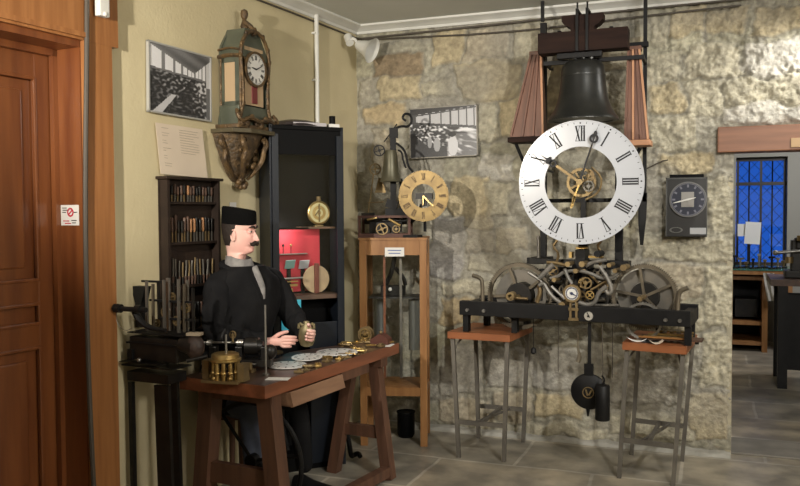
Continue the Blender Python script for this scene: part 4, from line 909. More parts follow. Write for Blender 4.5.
z0w, z1w = yP(602, 420, 4.36).z, yP(602, 385, 4.36).z; CW.part('cylinder', lathe(BM(), [(.036, z0w), (.038, z0w+.006), (.038, z1w-.005), (.034, z1w), (.008, z1w+.006)], Matrix.Translation((wc.x, 4.36, 0)), 28), BLACK, True)
b = BM(); cyl(b, (wc.x, 4.36, z1w), (wc.x-.01, 4.425, zB+.01), .0025, seg=6); CW.part('cord', b, CABLE)
b = BM(); tube(b, [(wc.x, 4.36, z1w+.0), (wc.x+.012, 4.36, z1w+.03), (wc.x-.004, 4.36, z1w+.05)], .005, 6, 1); CW.part('hook', b, BLACK)
p = yP(533.5, 351, 4.5); T = Thing('hanging_plug', 'little black plug dangling on a thin wire right of the left trestle', 'plug', p); T.part('plug', lathe(BM(), [(.006, .02), (.014, .012), (.016, -.008), (.008, -.016)], Matrix.Translation(p), 14), BLACK, True); T.part('wire', cyl(BM(), p+Vector((0, 0, .018)), (p.x, 4.5, zB+.02), .002, seg=6), BLACK)

# great dial ------------------------------------------------------------------
GD = Thing('skeleton_dial', 'large white ring dial with black Roman numerals in front of the stone wall', 'clock dial', yP(580.5, 182, 4.34))
Mg = facing(Vector(yP(580.2, 182.3, 4.34))); GR = .324; GH = .186
b = BM(); annulus(b, GR, GH, -.004, .002, Mg, 128); annulus(b, GR, GR-.006, .001, .005, Mg, 128); gd = GD.part('dial_ring', b, ENAMEL, True)
b = BM(); numerals(b, .254, .078, Mg, z=.003, t=.001, cw=.27, thick=.08); GD.part('numerals', b, INK, parent=gd)
b = BM(); minutes(b, GR-.016, Mg, .009, .0026, .003); 
for k in range(12): disc(b, .0042, .002, .0042, Mg @ Matrix.Rotation(-2*PI*k/12, 4, 'Z') @ Matrix.Translation((0, GR-.016, 0)), 10)
GD.part('minute_marks', b, INK, parent=gd)
Mz = Mg @ Matrix.Translation((0, 0, .014))
# minute hand pointing to px (599,126), ring near (596,138)
ang = math.atan2(599-580.5, 182.3-126)
b = BM(); hand(b, Mz @ Matrix.Rotation(-ang, 4, 'Z'), .30, .006, 0, z=.008); annulus(b, .024, .013, .008, .012, Mz @ Matrix.Rotation(-ang, 4, 'Z') @ Matrix.Translation((0, .235, 0)), 28); sph(b, Mz @ Matrix.Rotation(-ang, 4, 'Z') @ Vector((0, .262, .01)), .010, (1, .3, 1.4)); GD.part('minute_hand', b, INK)
b = BM(); g = bmesh.new(); bx(g, (0, .03, .0), (.009, .34, .006)); bx(g, (0, -.10, .0), (.013, .05, .006)); sph(g, (0, -.125, 0), .010, (1, 1, .5)); merge(b, g, Mz @ Matrix.Rotation(-ang, 4, 'Z') @ Matrix.Translation((0, 0, .004))); GD.part('minute_hand_tail', b, BRASS)
ah = math.atan2(540-580.5, 182.3-153)
b = BM(); g = bmesh.new(); bx(g, (0, .07, 0), (.014, .16, .005)); merge(b, g, Mz @ Matrix.Rotation(-ah, 4, 'Z')); GD.part('hour_hand', b, OLDBR)
b = BM(); annulus(b, .020, .010, -.002, .003, Mz @ Matrix.Rotation(-ah, 4, 'Z') @ Matrix.Translation((0, .172, 0)), 24); prism(b, [(-.010, .185), (.010, .185), (.022, .205), (.004, .215), (0, .255), (-.004, .215), (-.022, .205)], -.002, .003, Mz @ Matrix.Rotation(-ah, 4, 'Z')); GD.part('hour_hand_tip', b, INK)
# motion work behind
b = BM(); annulus(b, .078, .062, -.05, -.035, Mg, 56, teeth=60, tooth=.003); 
for k in range(4): g = bmesh.new(); bx(g, (0, .035, -.042), (.010, .07, .008)); merge(b, g, Mg @ Matrix.Rotation(.5+k*PI/2, 4, 'Z'))
GD.part('motion_wheel', b, OLDBR)
b = BM(); wheel(b, .035, Mg @ Matrix.Translation((.035, .035, -.03)), .25, .01, 4, .3, teeth=24, tooth=.003); GD.part('small_wheel', b, OLDBR)
b = BM(); wheel(b, .030, Mg @ Matrix.Translation((.04, -.02, -.025)), .25, .01, 4, .3, teeth=24, tooth=.003); GD.part('small_wheel', b, DSTEEL)
b = BM(); tube(b, [Mg @ Vector(p) for p in ((.05, .08, -.05), (.10, .03, -.06), (.10, -.02, -.06), (.08, -.06, -.06), (.02, -.09, -.06))], .006, 6, 1); GD.part('support_arm', b, OLDBR, True)
b = BM(); cyl(b, Mg @ Vector((0, 0, .03)), Mg @ Vector((0, 0, -.27)), .010); disc(b, .016, .016, .028, Mg, 20); GD.part('arbor', b, OLDBR, True)
for a_ in (70, 155, -70, -155):
    b = BM(); A = Mg @ Matrix.Rotation(R(a_), 4, 'Z') @ Vector((0, GH+.02, -.004)); cyl(b, A, (A.x, 4.61, A.z), .006, seg=8); GD.part('stay_rod', b, BLACK, True)

# bell, yoke, posts -------------------------------------------------------------
BYy = 4.52
bc = yP(583, 120, BYy); zt_ = yP(583, 60, BYy).z; hb = zt_-bc.z; br = (yP(618.5, 118, BYy).x-yP(548, 118, BYy).x)/2
BE = Thing('bell', 'dark bronze bell hanging from a wooden yoke above the white ring dial', 'bell', (bc.x, BYy, bc.z))
prof = [(1.0, 0), (.985, .03), (.93, .07), (.82, .17), (.73, .30), (.675, .45), (.64, .62), (.615, .80), (.59, .88), (.52, .95), (.40, .985), (.2, 1.0), (.01, 1.0)]
b = BM(); lathe(b, [(br*r_, bc.z+hb*z) for r_, z in prof] , Matrix.Translation((bc.x, BYy, 0)), 56)
BE.part('bell_body', b, BRONZE, True)
BE.part('lip_ring', annulus(BM(), br*.99, br*.86, bc.z-.004, bc.z+.004, Matrix.Translation((bc.x, BYy, 0)), 56), BRONZE)
b = BM(); annulus(b, br*.636, br*.60, bc.z+hb*.72, bc.z+hb*.735, Matrix.Translation((bc.x, BYy, 0)), 56); BE.part('moulded_rim', b, BRONZE)
b = BM()
for x in (-.05, 0, .05): tube(b, [(bc.x+x*.7, BYy, zt_-.005), (bc.x+x, BYy, zt_+.02), (bc.x+x*.8, BYy, zt_+.045)], .012, 8, 1)
BE.part('crown_loops', b, BRONZE, True)
BE.part('clapper', sph(cyl(BM(), (bc.x, BYy, bc.z+.02), (bc.x, BYy, zt_-.03), .008), (bc.x, BYy, bc.z+.045), .03, seg=16), BLACK, True)
YK = Thing('bell_yoke', 'dark wooden bell yoke with iron straps and shaped top block', 'yoke', (bc.x, BYy, zt_+.05))
a_, c_ = yP(538, 34, BYy-.03), yP(628, 49, BYy-.03)
YK.part('beam', bx(BM(), ((a_.x+c_.x)/2, BYy+.01, (a_.z+c_.z)/2+.004), (c_.x-a_.x, .10, a_.z-c_.z-.008), bev=.004), YOKEW)
b = BM(); zz = a_.z; xm = yP(583, 30, BYy).x
prism(b, [(-.06, 0), (.06, 0), (.065, .02), (.085, .03), (.11, .055), (.11, .085), (.07, .085), (-.07, .085), (-.11, .085), (-.11, .055), (-.085, .03), (-.065, .02)], -.04, .04, facing(Vector((xm, BYy+.01, zz))) )
YK.part('top_block', b, YOKEW)
for px in (577, 587):
    x = yP(px, 30, BYy-.04).x; b = BM(); bx(b, (x, BYy-.045, zz-.0), (.014, .008, .22)); bx(b, (x, BYy+.065, zz-.0), (.014, .008, .22)); bx(b, (x, BYy+.01, zz+.11), (.014, .12, .008)); cyl(b, (x, BYy-.03, zz+.10), (x, BYy-.03, zz+.15), .005); YK.part('iron_strap', b, BLACK)
for px in (559, 611): x = yP(px, 33, BYy).x; b = BM(); cyl(b, (x, BYy+.01, zz), (x, BYy+.01, zz+.015), .014, .010); YK.part('bolt', b, BLACK, True)
b = BM(); x0, x1 = yP(541, 58, BYy).x, yP(643, 58, BYy).x; zz = yP(590, 59, BYy).z
YK.part('support_bar', bx(BM(), ((x0+x1)/2, BYy+.075, zz+.005), (x1-x0, .016, .022)), BLACK)
for xx_ in (x0+.01, x1-.01): YK.part('support_arm', bx(BM(), (xx_, 4.69, zz+.005), (.016, .19, .018)), BLACK)
YK.part('gudgeon', bx(BM(), (xm-.02, BYy+.01, zz+.025), (.24, .05, .03), bev=.004), BLACK)
# right post
px_ = yP(645, 100, 4.80).x; PT = Thing('iron_post', 'tall black iron post right of the bell running up to the ceiling', 'post', (px_, 4.80, yP(642, 245, 4.80).z))
PT.part('shaft', bx(BM(), (px_, 4.80, (HC+1.45)/2), (.020, .024, HC-1.45)), BLACK)
b = BM(); zq = yP(642, 245, 4.80).z; prism(b, [(-.025, 1.50), (.025, 1.50), (.020, zq+.15), (.004, zq), (-.012, zq), (-.022, zq+.12)], -.012, .012, facing((px_-.01, 4.80, 0))); PT.part('blade', b, BLACK)
PT.part('clamp', bx(BM(), (px_-.05, 4.765, yP(640, 47, 4.75).z+.015), (.14, .04, .025)), BLACK)
b = BM(); tube(b, [Vector(yP(x, y, 4.68)) for x, y in ((640, 170), (650, 165), (664, 158), (668, 158))], .004, 6, 1); 
PT2 = Thing('iron_post', 'tall black iron post left of the bell running up to the ceiling', 'post', (pl, 4.80, 2.5))
PT2.part('shaft', bx(BM(), (pl, 4.80, (HC+2.503)/2), (.018, .022, HC-2.503)), BLACK)
# tapered wooden resonators
def pyramid(name, label, top, base, y, bracket):
    (tx0, ty0, tx1), (bx0, by0, bx1) = top, base; A = yP(tx0, ty0, y); B_ = yP(tx1, ty0, y); Cc = yP(bx0, by0, y); D_ = yP(bx1, by0, y)
    T = Thing(name, label, 'wooden case', ((Cc.x+D_.x)/2, y+.06, Cc.z)); d0, d1_ = .05, .13
    f = [Vector((Cc.x, y, Cc.z)), Vector((D_.x, y, Cc.z)), Vector((B_.x, y+.03, A.z)), Vector((A.x, y+.03, A.z))]; r_ = [Vector((Cc.x, y+d1_, Cc.z)), Vector((D_.x, y+d1_, Cc.z)), Vector((B_.x, y+.03+d0, A.z)), Vector((A.x, y+.03+d0, A.z))]
    b = BM(); loft(b, [[f[0], f[1], r_[1], r_[0]], [f[3], f[2], r_[2], r_[3]]]); T.part('body', b, PYRW)
    for k, (u0, u1) in enumerate(((0.0, 0.0), (.36, .42), (.70, .70), (1, 1))):
        p0 = f[0].lerp(f[1], u0)+Vector((0, -.006, 0)); p1 = f[3].lerp(f[2], u1)+Vector((0, -.006, 0)); T.part('rib', tube(BM(), [p0, p1], .008, 4, 0), PYRE if k in bracket[3] else PYRW)
    T.part('cap', bx(BM(), ((A.x+B_.x)/2, y+.055, A.z+.008), ((B_.x-A.x)+.02, .07, .022), bev=.004), PYRW)
    T.part('base_bar', bx(BM(), ((Cc.x+D_.x)/2+bracket[0], y+.05, Cc.z-.018), (D_.x-Cc.x+.03, .15, .030), bev=.003), bracket[2])
    for q in bracket[1]: T.part('brace', tube(BM(), [Vector(yP(x, yy, y+.03)) for x, yy in q], .011, 6, 0), BLACK)
    T.part('wall_arm', bx(BM(), ((Cc.x+D_.x)/2, (y+.12+YB-.05)/2, Cc.z-.02), (.025, YB-.05-y-.12, .02)), BLACK)
pyramid('wooden_wedge', 'tall tapered reddish wooden case on an iron bracket left of the bell', (530, 54, 540), (511, 137, 543), 4.62, (.0, [((516, 144), (524, 163)), ((526, 163), (534, 163))], YOKEW, (3,)))
pyramid('wooden_wedge', 'tall tapered reddish wooden case on an iron bracket right of the bell', (628, 49, 639), (625, 140, 648), 4.60, (0, [((640, 148), (634, 160))], PYRE, (1, 3)))

# black wall clock ---------------------------------------------------------------
a_, c_ = yP(666, 178, 4.90), yP(707, 237, 4.90); xm = (a_.x+c_.x)/2; zm2 = (a_.z+c_.z)/2; ww, hh_ = c_.x-a_.x, a_.z-c_.z
WC = Thing('wall_clock', 'black box wall clock with a dark blue dial hanging right of the great dial', 'clock', (xm, 4.93, zm2))
WC.part('case', bx(BM(), (xm, 4.935, zm2), (ww, .07, hh_), bev=.005), mat('black_clock_case', (.017, .0165, .016), .4))
WC.part('top_ledge', bx(BM(), (xm, 4.925, zm2+hh_/2+.008), (ww*.82, .06, .020)), BLACKP)
b = BM()
for x, z, w2, h2 in ((0, hh_/2-.004, ww, .008), (ww/2-.003, 0, .006, hh_), (-ww/2+.003, 0, .006, hh_)): bx(b, (xm+x, 4.897, zm2+z), (w2, .006, h2))
WC.part('door_edge', b, mat('grey_edge', (.06, .06, .055), .5))
q = yP(688, 199.5, 4.895); Mc = facing(Vector((q.x, 4.895, q.z)))
b = BM(); disc(b, .092, -.004, .003, Mc, 48); dd = WC.part('dial', b, mat('navy_dial', (.014, .018, .036), .4))
b = BM(); annulus(b, .100, .092, -.004, .008, Mc, 48); WC.part('bezel', b, mat('bezel_steel', (.16, .16, .16), .35, .6))
b = BM(); 
for k in range(12): g = bmesh.new(); bx(g, (0, .076, .004), (.010, .016, .001)); merge(b, g, Mc @ Matrix.Rotation(2*PI*k/12, 4, 'Z'))
annulus(b, .090, .087, .003, .004, Mc, 48); WC.part('hour_marks', b, mat('grey_marks', (.16, .16, .20), .5), parent=dd)
b = BM(); g = bmesh.new(); bx(g, (-.002, .0, .005), (.068, .085, .004), bev=.001); bx(g, (.012, -.02, .008), (.028, .03, .006)); merge(b, g, Mc); WC.part('movement_plate', b, mat('plate_grey', (.28, .27, .25), .45, .4), parent=dd)
b = BM(); hand(b, Mc @ Matrix.Rotation(R(104), 4, 'Z'), .085, .005, .03, z=.014); hand(b, Mc @ Matrix.Rotation(R(-76), 4, 'Z'), .045, .005, .02, z=.011); WC.part('hands', b, ENAMEL2)
p = yP(698, 231, 4.894); WC.part('label', bx(BM(), (p.x-.0, 4.8935, p.z), (.085, .003, .036)), mat('grey_label', (.36, .37, .38), .6))
p = yP(676, 230, 4.894); b = BM(); annulus(b, .03, .022, -.001, .003, facing(Vector((p.x, 4.895, p.z))) @ Matrix.Diagonal((1.2, .55, 1, 1)), 30); WC.part('oval_badge', b, mat('badge', (.12, .12, .11), .4))
b = BM(); tube(b, [Vector(yP(x, y, 4.97)) for x, y in ((644, 170), (652, 166), (662, 161), (668, 160))], .004, 6, 1); solo('wall_cable', b, CABLE, 'short dark cable entering the left side of the black wall clock', 'cable')

# ================================================================ WORK BENCH
K0 = Vector((-1.758, 2.95, 0)); t1v = Vector((.0966, .9953, 0)).normalized(); t2v = Vector((-t1v.y, t1v.x, 0))
MB_ = Matrix((t1v, t2v, Vector((0, 0, 1)))).transposed().to_4x4(); MB_.translation = K0
BL = lambda b: xf(b, MB_)
TH_, TW, TL = .68, .46, 1.235
WBn = Thing('work_bench', 'narrow dark red-brown wooden workbench on splayed trestle legs beside the cream wall', 'workbench', K0+t1v*TL/2+t2v*TW/2)
def benchtop(z0, z1, o=0):
    pts = [(-o, -o), (TL+o, -o), (TL+o, .185+o), (.74, .385+o), (.68, .37), (.58, TW-.13), (.42, TW-.13), (.32, TW-.07), (.26, TW+o), (-o, TW+o)]
    b = BM(); loft(b, [[Vector((x, y, z0)) for x, y in pts], [Vector((x, y, z1)) for x, y in pts]]); return b
WBn.part('tabletop', BL(benchtop(TH_-.056, TH_-.0015)), BENCHW); WBn.part('dark_surface', BL(benchtop(TH_-.0015, TH_, -.006)), mat('dark_bench_top', (.045, .026, .018), .4, col2=(.09, .045, .028), scale=9, coat=.3))  # thin darker layer on the top face, edges left redder
def beam(p, q, w, h): 
    b = BM(); p = Vector(p); q = Vector(q); d = (q-p); side = d.cross(Vector((0, 0, 1))) if abs(d.normalized().z) < .9 else Vector((1, 0, 0)); side.normalize(); up = side.cross(d).normalized()
    loft(b, [[c+side*a*w/2+up*e*h/2 for a, e in ((-1, -1), (1, -1), (1, 1), (-1, 1))] for c in (p, q)]); return b
legs = {'nr': ((.11, .065, .62), (.09, -.02, .0)), 'nl': ((.11, .375, .62), (.09, .42, 0)), 'fr': ((1.06, .06, .62), (1.0, -.055, 0)), 'fl': ((1.06, .195, .62), (.98, .27, 0))}
for k, (a_, c_) in legs.items(): WBn.part('leg', BL(beam(a_, c_, .075 if k[0] == 'n' else .058, .075 if k[0] == 'n' else .058)), LEGW)
WBn.part('trestle_head', BL(beam((.11, .02, .605), (.11, .42, .605), .07, .05)), LEGW); WBn.part('trestle_head', BL(beam((1.06, .0, .605), (1.06, .225, .605), .07, .05)), LEGW)
WBn.part('trestle_rail', BL(beam((.10, .01, .245), (.10, .39, .245), .035, .09)), LEGW); WBn.part('trestle_rail', BL(beam((1.02, -.0, .235), (1.02, .24, .235), .035, .06)), LEGW)
WBn.part('stretcher', BL(beam((.10, -.03, .06), (.985, -.05, .045), .05, .05)), LEGW)
for i, (x0, x1, dz_, out) in enumerate(((.16, .60, .065, -.03), (.63, .90, .045, .0))):
    b = BM(); zz = TH_-.058; bx(b, ((x0+x1)/2, out+.012, zz-dz_/2), (x1-x0, .014, dz_), rx=-.25 if i == 0 else 0); bx(b, ((x0+x1)/2, .16+out, zz-dz_+.006), (x1-x0, .30, .008)); bx(b, (x0+.006, .16+out, zz-dz_/2), (.012, .30, dz_*.9)); bx(b, (x1-.006, .16+out, zz-dz_/2), (.012, .30, dz_*.9)); dr_ = WBn.part('drawer', BL(b), TRAYW if i == 0 else LEGW)
# flywheel and treadle under the bench
T = Thing('flywheel', 'large black iron flywheel standing under the near end of the workbench', 'flywheel', MB_ @ Vector((.22, .235, 0)))
Mf = MB_ @ Matrix(((0, 0, -1, .22), (-1, 0, 0, .235), (0, 1, 0, .275), (0, 0, 0, 1)))
b = BM(); tube(b, [Mf @ Vector((.265*math.cos(2*PI*k/48), .265*math.sin(2*PI*k/48), 0)) for k in range(49)], .012, 8, 0); T.part('rim', b, BLACK, True)
for k in range(3): T.part('spoke', cyl(BM(), Mf @ Vector((0, 0, 0)), Mf @ Vector((.262*math.cos(.2+2.09*k), .262*math.sin(.2+2.09*k), 0)), .008), BLACK)
T.part('hub', disc(BM(), .03, -.02, .02, Mf, 20), BLACK); T.part('crank', cyl(BM(), Mf @ Vector((.0, 0, -.03)), Mf @ Vector((.05, -.05, -.03)), .01), BLACK)
T.part('bearing_post', BL(bx(BM(), (.25, .235, .13), (.03, .05, .26))), BLACK)
T = Thing('treadle_base', 'black cast iron treadle base with scrolled feet under the middle of the workbench', 'treadle', MB_ @ Vector((.7, .2, 0)))
fa, fb = at_z(296, 469, 0), at_z(357, 461, 0)
fa = MB_.inverted() @ fa; fb = MB_.inverted() @ fb
for nm, p in (('side_frame', fa), ('side_frame', fb)):
    b = BM()
    x, y = p.x, p.y
    tube(b, [(x+.02, y-.01, .02), (x+.035, y+.01, .035), (x+.03, y+.04, .02), (x, y+.04, .02), (x-.0, y+.05, .10), (x, y+.09, .25), (x, y+.08, .45), (x, y+.07, .55)], .014, 8, 2)
    tube(b, [(x, y+.05, .12), (x, y+.11, .22), (x, y+.14, .12), (x, y+.15, .03), (x, y+.17, .02)], .012, 8, 2); T.part(nm, BL(b), BLACK, True)
x0_, x1_ = fa.x, fb.x; ym = (fa.y+fb.y)/2+.09
T.part('pedal', BL(bx(BM(), ((x0_+x1_)/2, ym+.05, .06), (abs(x1_-x0_)-.03, .16, .02), rx=.1)), BLACK); T.part('cross_brace', BL(bx(BM(), ((x0_+x1_)/2, ym, .3), (abs(x1_-x0_), .02, .06))), BLACK); T.part('shade_panel', BL(bx(BM(), ((x0_+x1_)/2, ym+.09, .26), (abs(x1_-x0_)-.03, .012, .30))), BLACK); T.part('shaft', BL(cyl(BM(), (x0_, ym, .5), (x1_, ym, .5), .012)), BLACK)  # black panel between the frames stands in for the shade under the bench

# ---------------------------------------------------------------- on the bench
def onT(px, py, h=0): return at_z(px, py, TH_+h)
def white_dial(label, c, r, tilt, seg_group='white enamel clock dials lying on the workbench', rot=0):
    T = Thing('clock_dial', label, 'clock dial', (c.x, c.y, TH_), seg_group)
    M_ = Matrix.Translation((c.x, c.y, c.z)) @ Matrix.Rotation(tilt, 4, 'X') @ Matrix.Rotation(rot, 4, 'Z')
    d_ = T.part('plate', disc(BM(), r, -.002, .002, M_, 56), ENAMEL2)
    for k in range(12):
        g = BM(); t = bmesh.new(); bx(t, (0, r*.74, .0026), (r*.055, r*.20, .001)); merge(g, t, M_ @ Matrix.Rotation(k*PI/6, 4, 'Z')); T.part('hour_mark', g, INK, parent=d_)
    T.part('centre_hole', disc(BM(), r*.05, .0015, .0028, M_, 16), INK, parent=d_)
c = onT(287, 365, .006); white_dial('white enamel clock dial nearest the white card on the workbench', c, .092, 0, rot=2.0)
c = onT(307, 357, .016); white_dial('white enamel clock dial half under the hands, behind the nearest dial', c, .075, .06, rot=1.2)
c = onT(337, 352, .014); white_dial('white enamel clock dial farthest from the white card, right of the hands', c, .105, .0, rot=.4)
pc_ = onT(278, 378.5, .003)
solo('label_card', bx(BM(), (pc_.x, pc_.y, TH_+.0016), (.10, .055, .002), rz=.25), PAPER, 'blank white card lying at the near right corner of the workbench', 'card')
pf = onT(388, 345.5); solo('label_card', bx(BM(), (pf.x, pf.y, TH_+.0016), (.05, .09, .002), rz=.1), PAPER, 'small white card at the far end of the workbench', 'card')
r_b = onT(266, 375); r_t = at_y(266, 305, r_b.y)
T = Thing('steel_rod', 'thin upright steel rod standing on the workbench in front of the dark coat', 'rod', r_b); T.part('rod', cyl(BM(), r_b+Vector((0, 0, .006)), (r_b.x, r_b.y, r_t.z), .0048), STEEL, True); T.part('foot', cyl(BM(), r_b, r_b+Vector((0, 0, .008)), .016), DSTEEL, True)
# brass dividing tool (cage of pillars)
g0 = onT(223, 382); g0 = Vector((g0.x, g0.y+.02, TH_))
T = Thing('brass_dividing_tool', 'glinting brass cage-like dividing tool at the near left corner of the workbench', 'instrument', g0)
b = BM(); bx(b, g0+Vector((0, 0, .006)), (.17, .12, .012), rz=.1); bx(b, g0+Vector((-.085, 0, .05)), (.03, .06, .08), rz=.1); bx(b, g0+Vector((.088, .0, .045)), (.03, .05, .075), rz=.1); T.part('base', b, OLDBR)
b = BM(); 
for k in range(11):
    a_ = k*2*PI/11; p = g0+Vector((.052*math.cos(a_), .052*math.sin(a_), 0)); cyl(b, p+Vector((0, 0, .01)), p+Vector((0, 0, .085)), .0085); sph(b, p+Vector((0, 0, .04)), .012, seg=8)
T.part('pillars', b, BRASS, True)
T.part('top_plate', lathe(BM(), [(.06, .085), (.068, .090), (.068, .098), (.060, .101), (.058, .118), (.050, .122), (.012, .122)], Matrix.Translation(g0), 36), BRASS, True)
for k in range(6): a_ = k*PI/3+.2; p = g0+Vector((.075*math.cos(a_), .055*math.sin(a_), .014)); T.part('screw', sph(BM(), p+Vector((0, 0, .006)), .012, (1, 1, .9), 8), BRASS, True)
b = BM(); cyl(b, g0+Vector((.005, 0, .12)), g0+Vector((.005, 0, .20)), .0045); T.part('spindle', b, STEEL, True)
# small lathe behind it
h0 = MB_ @ Vector((.24, .315, TH_))
T = Thing('bench_lathe', 'small black bench lathe with a steel spindle behind the brass dividing tool', 'lathe', h0)
X_ = Vector((.95, .30, 0)).normalized()
b = BM(); bx(b, h0+Vector((0, 0, .035)), (.30, .06, .03), rz=.306); bx(b, h0+Vector((0, 0, .012)), (.10, .10, .024), rz=.306)
for d in (-.12, .0, .12): bx(b, h0+X_*d+Vector((0, 0, .075)), (.035, .05, .07), rz=.306, bev=.004)
T.part('bed', b, BLACKM)
b = BM(); cyl(b, h0-X_*.20+Vector((0, 0, .125)), h0+X_*.02+Vector((0, 0, .125)), .006); cyl(b, h0-X_*.15+Vector((0, 0, .125)), h0-X_*.13+Vector((0, 0, .125)), .014); cyl(b, h0-X_*.01+Vector((0, 0, .125)), h0+X_*.02+Vector((0, 0, .125)), .016); T.part('spindle', b, STEEL, True)
b = BM(); cyl(b, h0+X_*.03+Vector((0, 0, .11)), h0+X_*.09+Vector((0, 0, .11)), .040, .040, 24); cyl(b, h0+X_*.09+Vector((0, 0, .11)), h0+X_*.11+Vector((0, 0, .11)), .032, .022, 24); sph(b, h0+X_*.145+Vector((0, -.0, .085)), .030, (1, .9, 1.1)); T.part('headstock', b, BLACKM, True)
b = BM(); wheel(b, .018, Matrix.Translation(h0-X_*.02+Vector((0, -.02, .165))) @ Matrix.Rotation(PI/2, 4, 'X'), .3, .006, 4, .3); cyl(b, h0-X_*.02+Vector((0, -.02, .13)), h0-X_*.02+Vector((0, -.02, .165)), .005); T.part('wing_nut', b, OLDBR)
T.part('crank', tube(BM(), [h0-X_*.06+Vector((0, -.04, .14)), h0-X_*.06+Vector((0, -.045, .16)), h0-X_*.055+Vector((0, -.02, .19))], .007, 6, 1), BLACK)
for px, py, m_, nm, lb in ((206, 372, DSTEEL, 'small_vise', 'small dark vise at the near left corner of the bench beside the brass dividing tool'), (250, 372, OLDBR, 'brass_collet', 'short brass collet standing between the dividing tool and the steel rod'), (256, 366, BLACKM, 'tool_block', 'small black tool block behind the steel rod on the bench'), (240, 367, DSTEEL, 'steel_collet', 'short steel collet right behind the brass dividing tool')):
    p = onT(px, py); T = Thing(nm, lb, 'tool', p); T.part('base', bx(BM(), p+Vector((0, 0, .008)), (.045, .032, .016), rz=px*.1, bev=.002), m_); T.part('jaw', cyl(BM(), p+Vector((0, 0, .016)), p+Vector((0, 0, .042)), .012), m_, True); T.part('screw', cyl(BM(), p+Vector((-.022, 0, .036)), p+Vector((.028, .006, .036)), .004), STEEL, True)
# gilt dish with loose watch parts
c = onT(268, 354.5, .0); T = Thing('brass_tray', 'shallow brass tray of small parts beside the cuff on the workbench', 'tray', c)
T.part('dish', lathe(BM(), [(.055, .004), (.065, .008), (.067, .014), (.062, .014), (.055, .008), (.001, .006)], Matrix.Translation(c) @ Matrix.Diagonal((1.2, 1, 1, 1)), 36), OLDBR, True)
rs = random.Random(9)
for i in range(9):
    p = c+Vector((rs.uniform(-.05, .05), rs.uniform(-.035, .035), .009)); b = BM(); wheel(b, rs.uniform(.008, .013), Matrix.Translation(p+Vector((0, 0, .002*i/3))) @ Matrix.Rotation(rs.uniform(-.3, .3), 4, 'X'), .3, .002, 4, .3, seg=16)
    solo('watch_wheel', b, BRASS, 'tiny brass wheel lying in the shallow brass tray beside the cuff', 'watch part', 'tiny wheels in the brass tray', loc=p)
# loose brass parts toward the far end
spots = [('x', .62+.035*q_, rs.uniform(.03, .22 if q_ > 8 else .09), q_ % 4) for q_ in range(17)]+[('x', .30+.05*q_, rs.uniform(.02, .05), 1+q_ % 3) for q_ in range(4)]+[(331, 338, 0), (343, 341, 1), (349, 343, 2), (352, 336, 3), (357, 341, 1), (362, 343, 2), (366, 339, 0), (369, 344, 3), (374, 341, 1), (327, 344, 1), (341, 333, 4), (347, 338, 4), (320, 343, 2), (378, 343, 2), (336, 344, 3), (350, 358, 2), (318, 366, 2), (327, 362, 1)]
kinds = [('brass_gear', 'toothed brass gear lying on the far half of the workbench', 'gear'), ('brass_plate', 'small brass movement plate lying on the far half of the workbench', 'watch part'), ('brass_bridge', 'flat worn brass bridge piece lying on the far half of the workbench', 'watch part'), ('brass_pinion', 'stubby brass pinion lying on the far half of the workbench', 'watch part'), ('clock_movement', 'upright brass clock movement standing on the far half of the workbench', 'clock movement')]
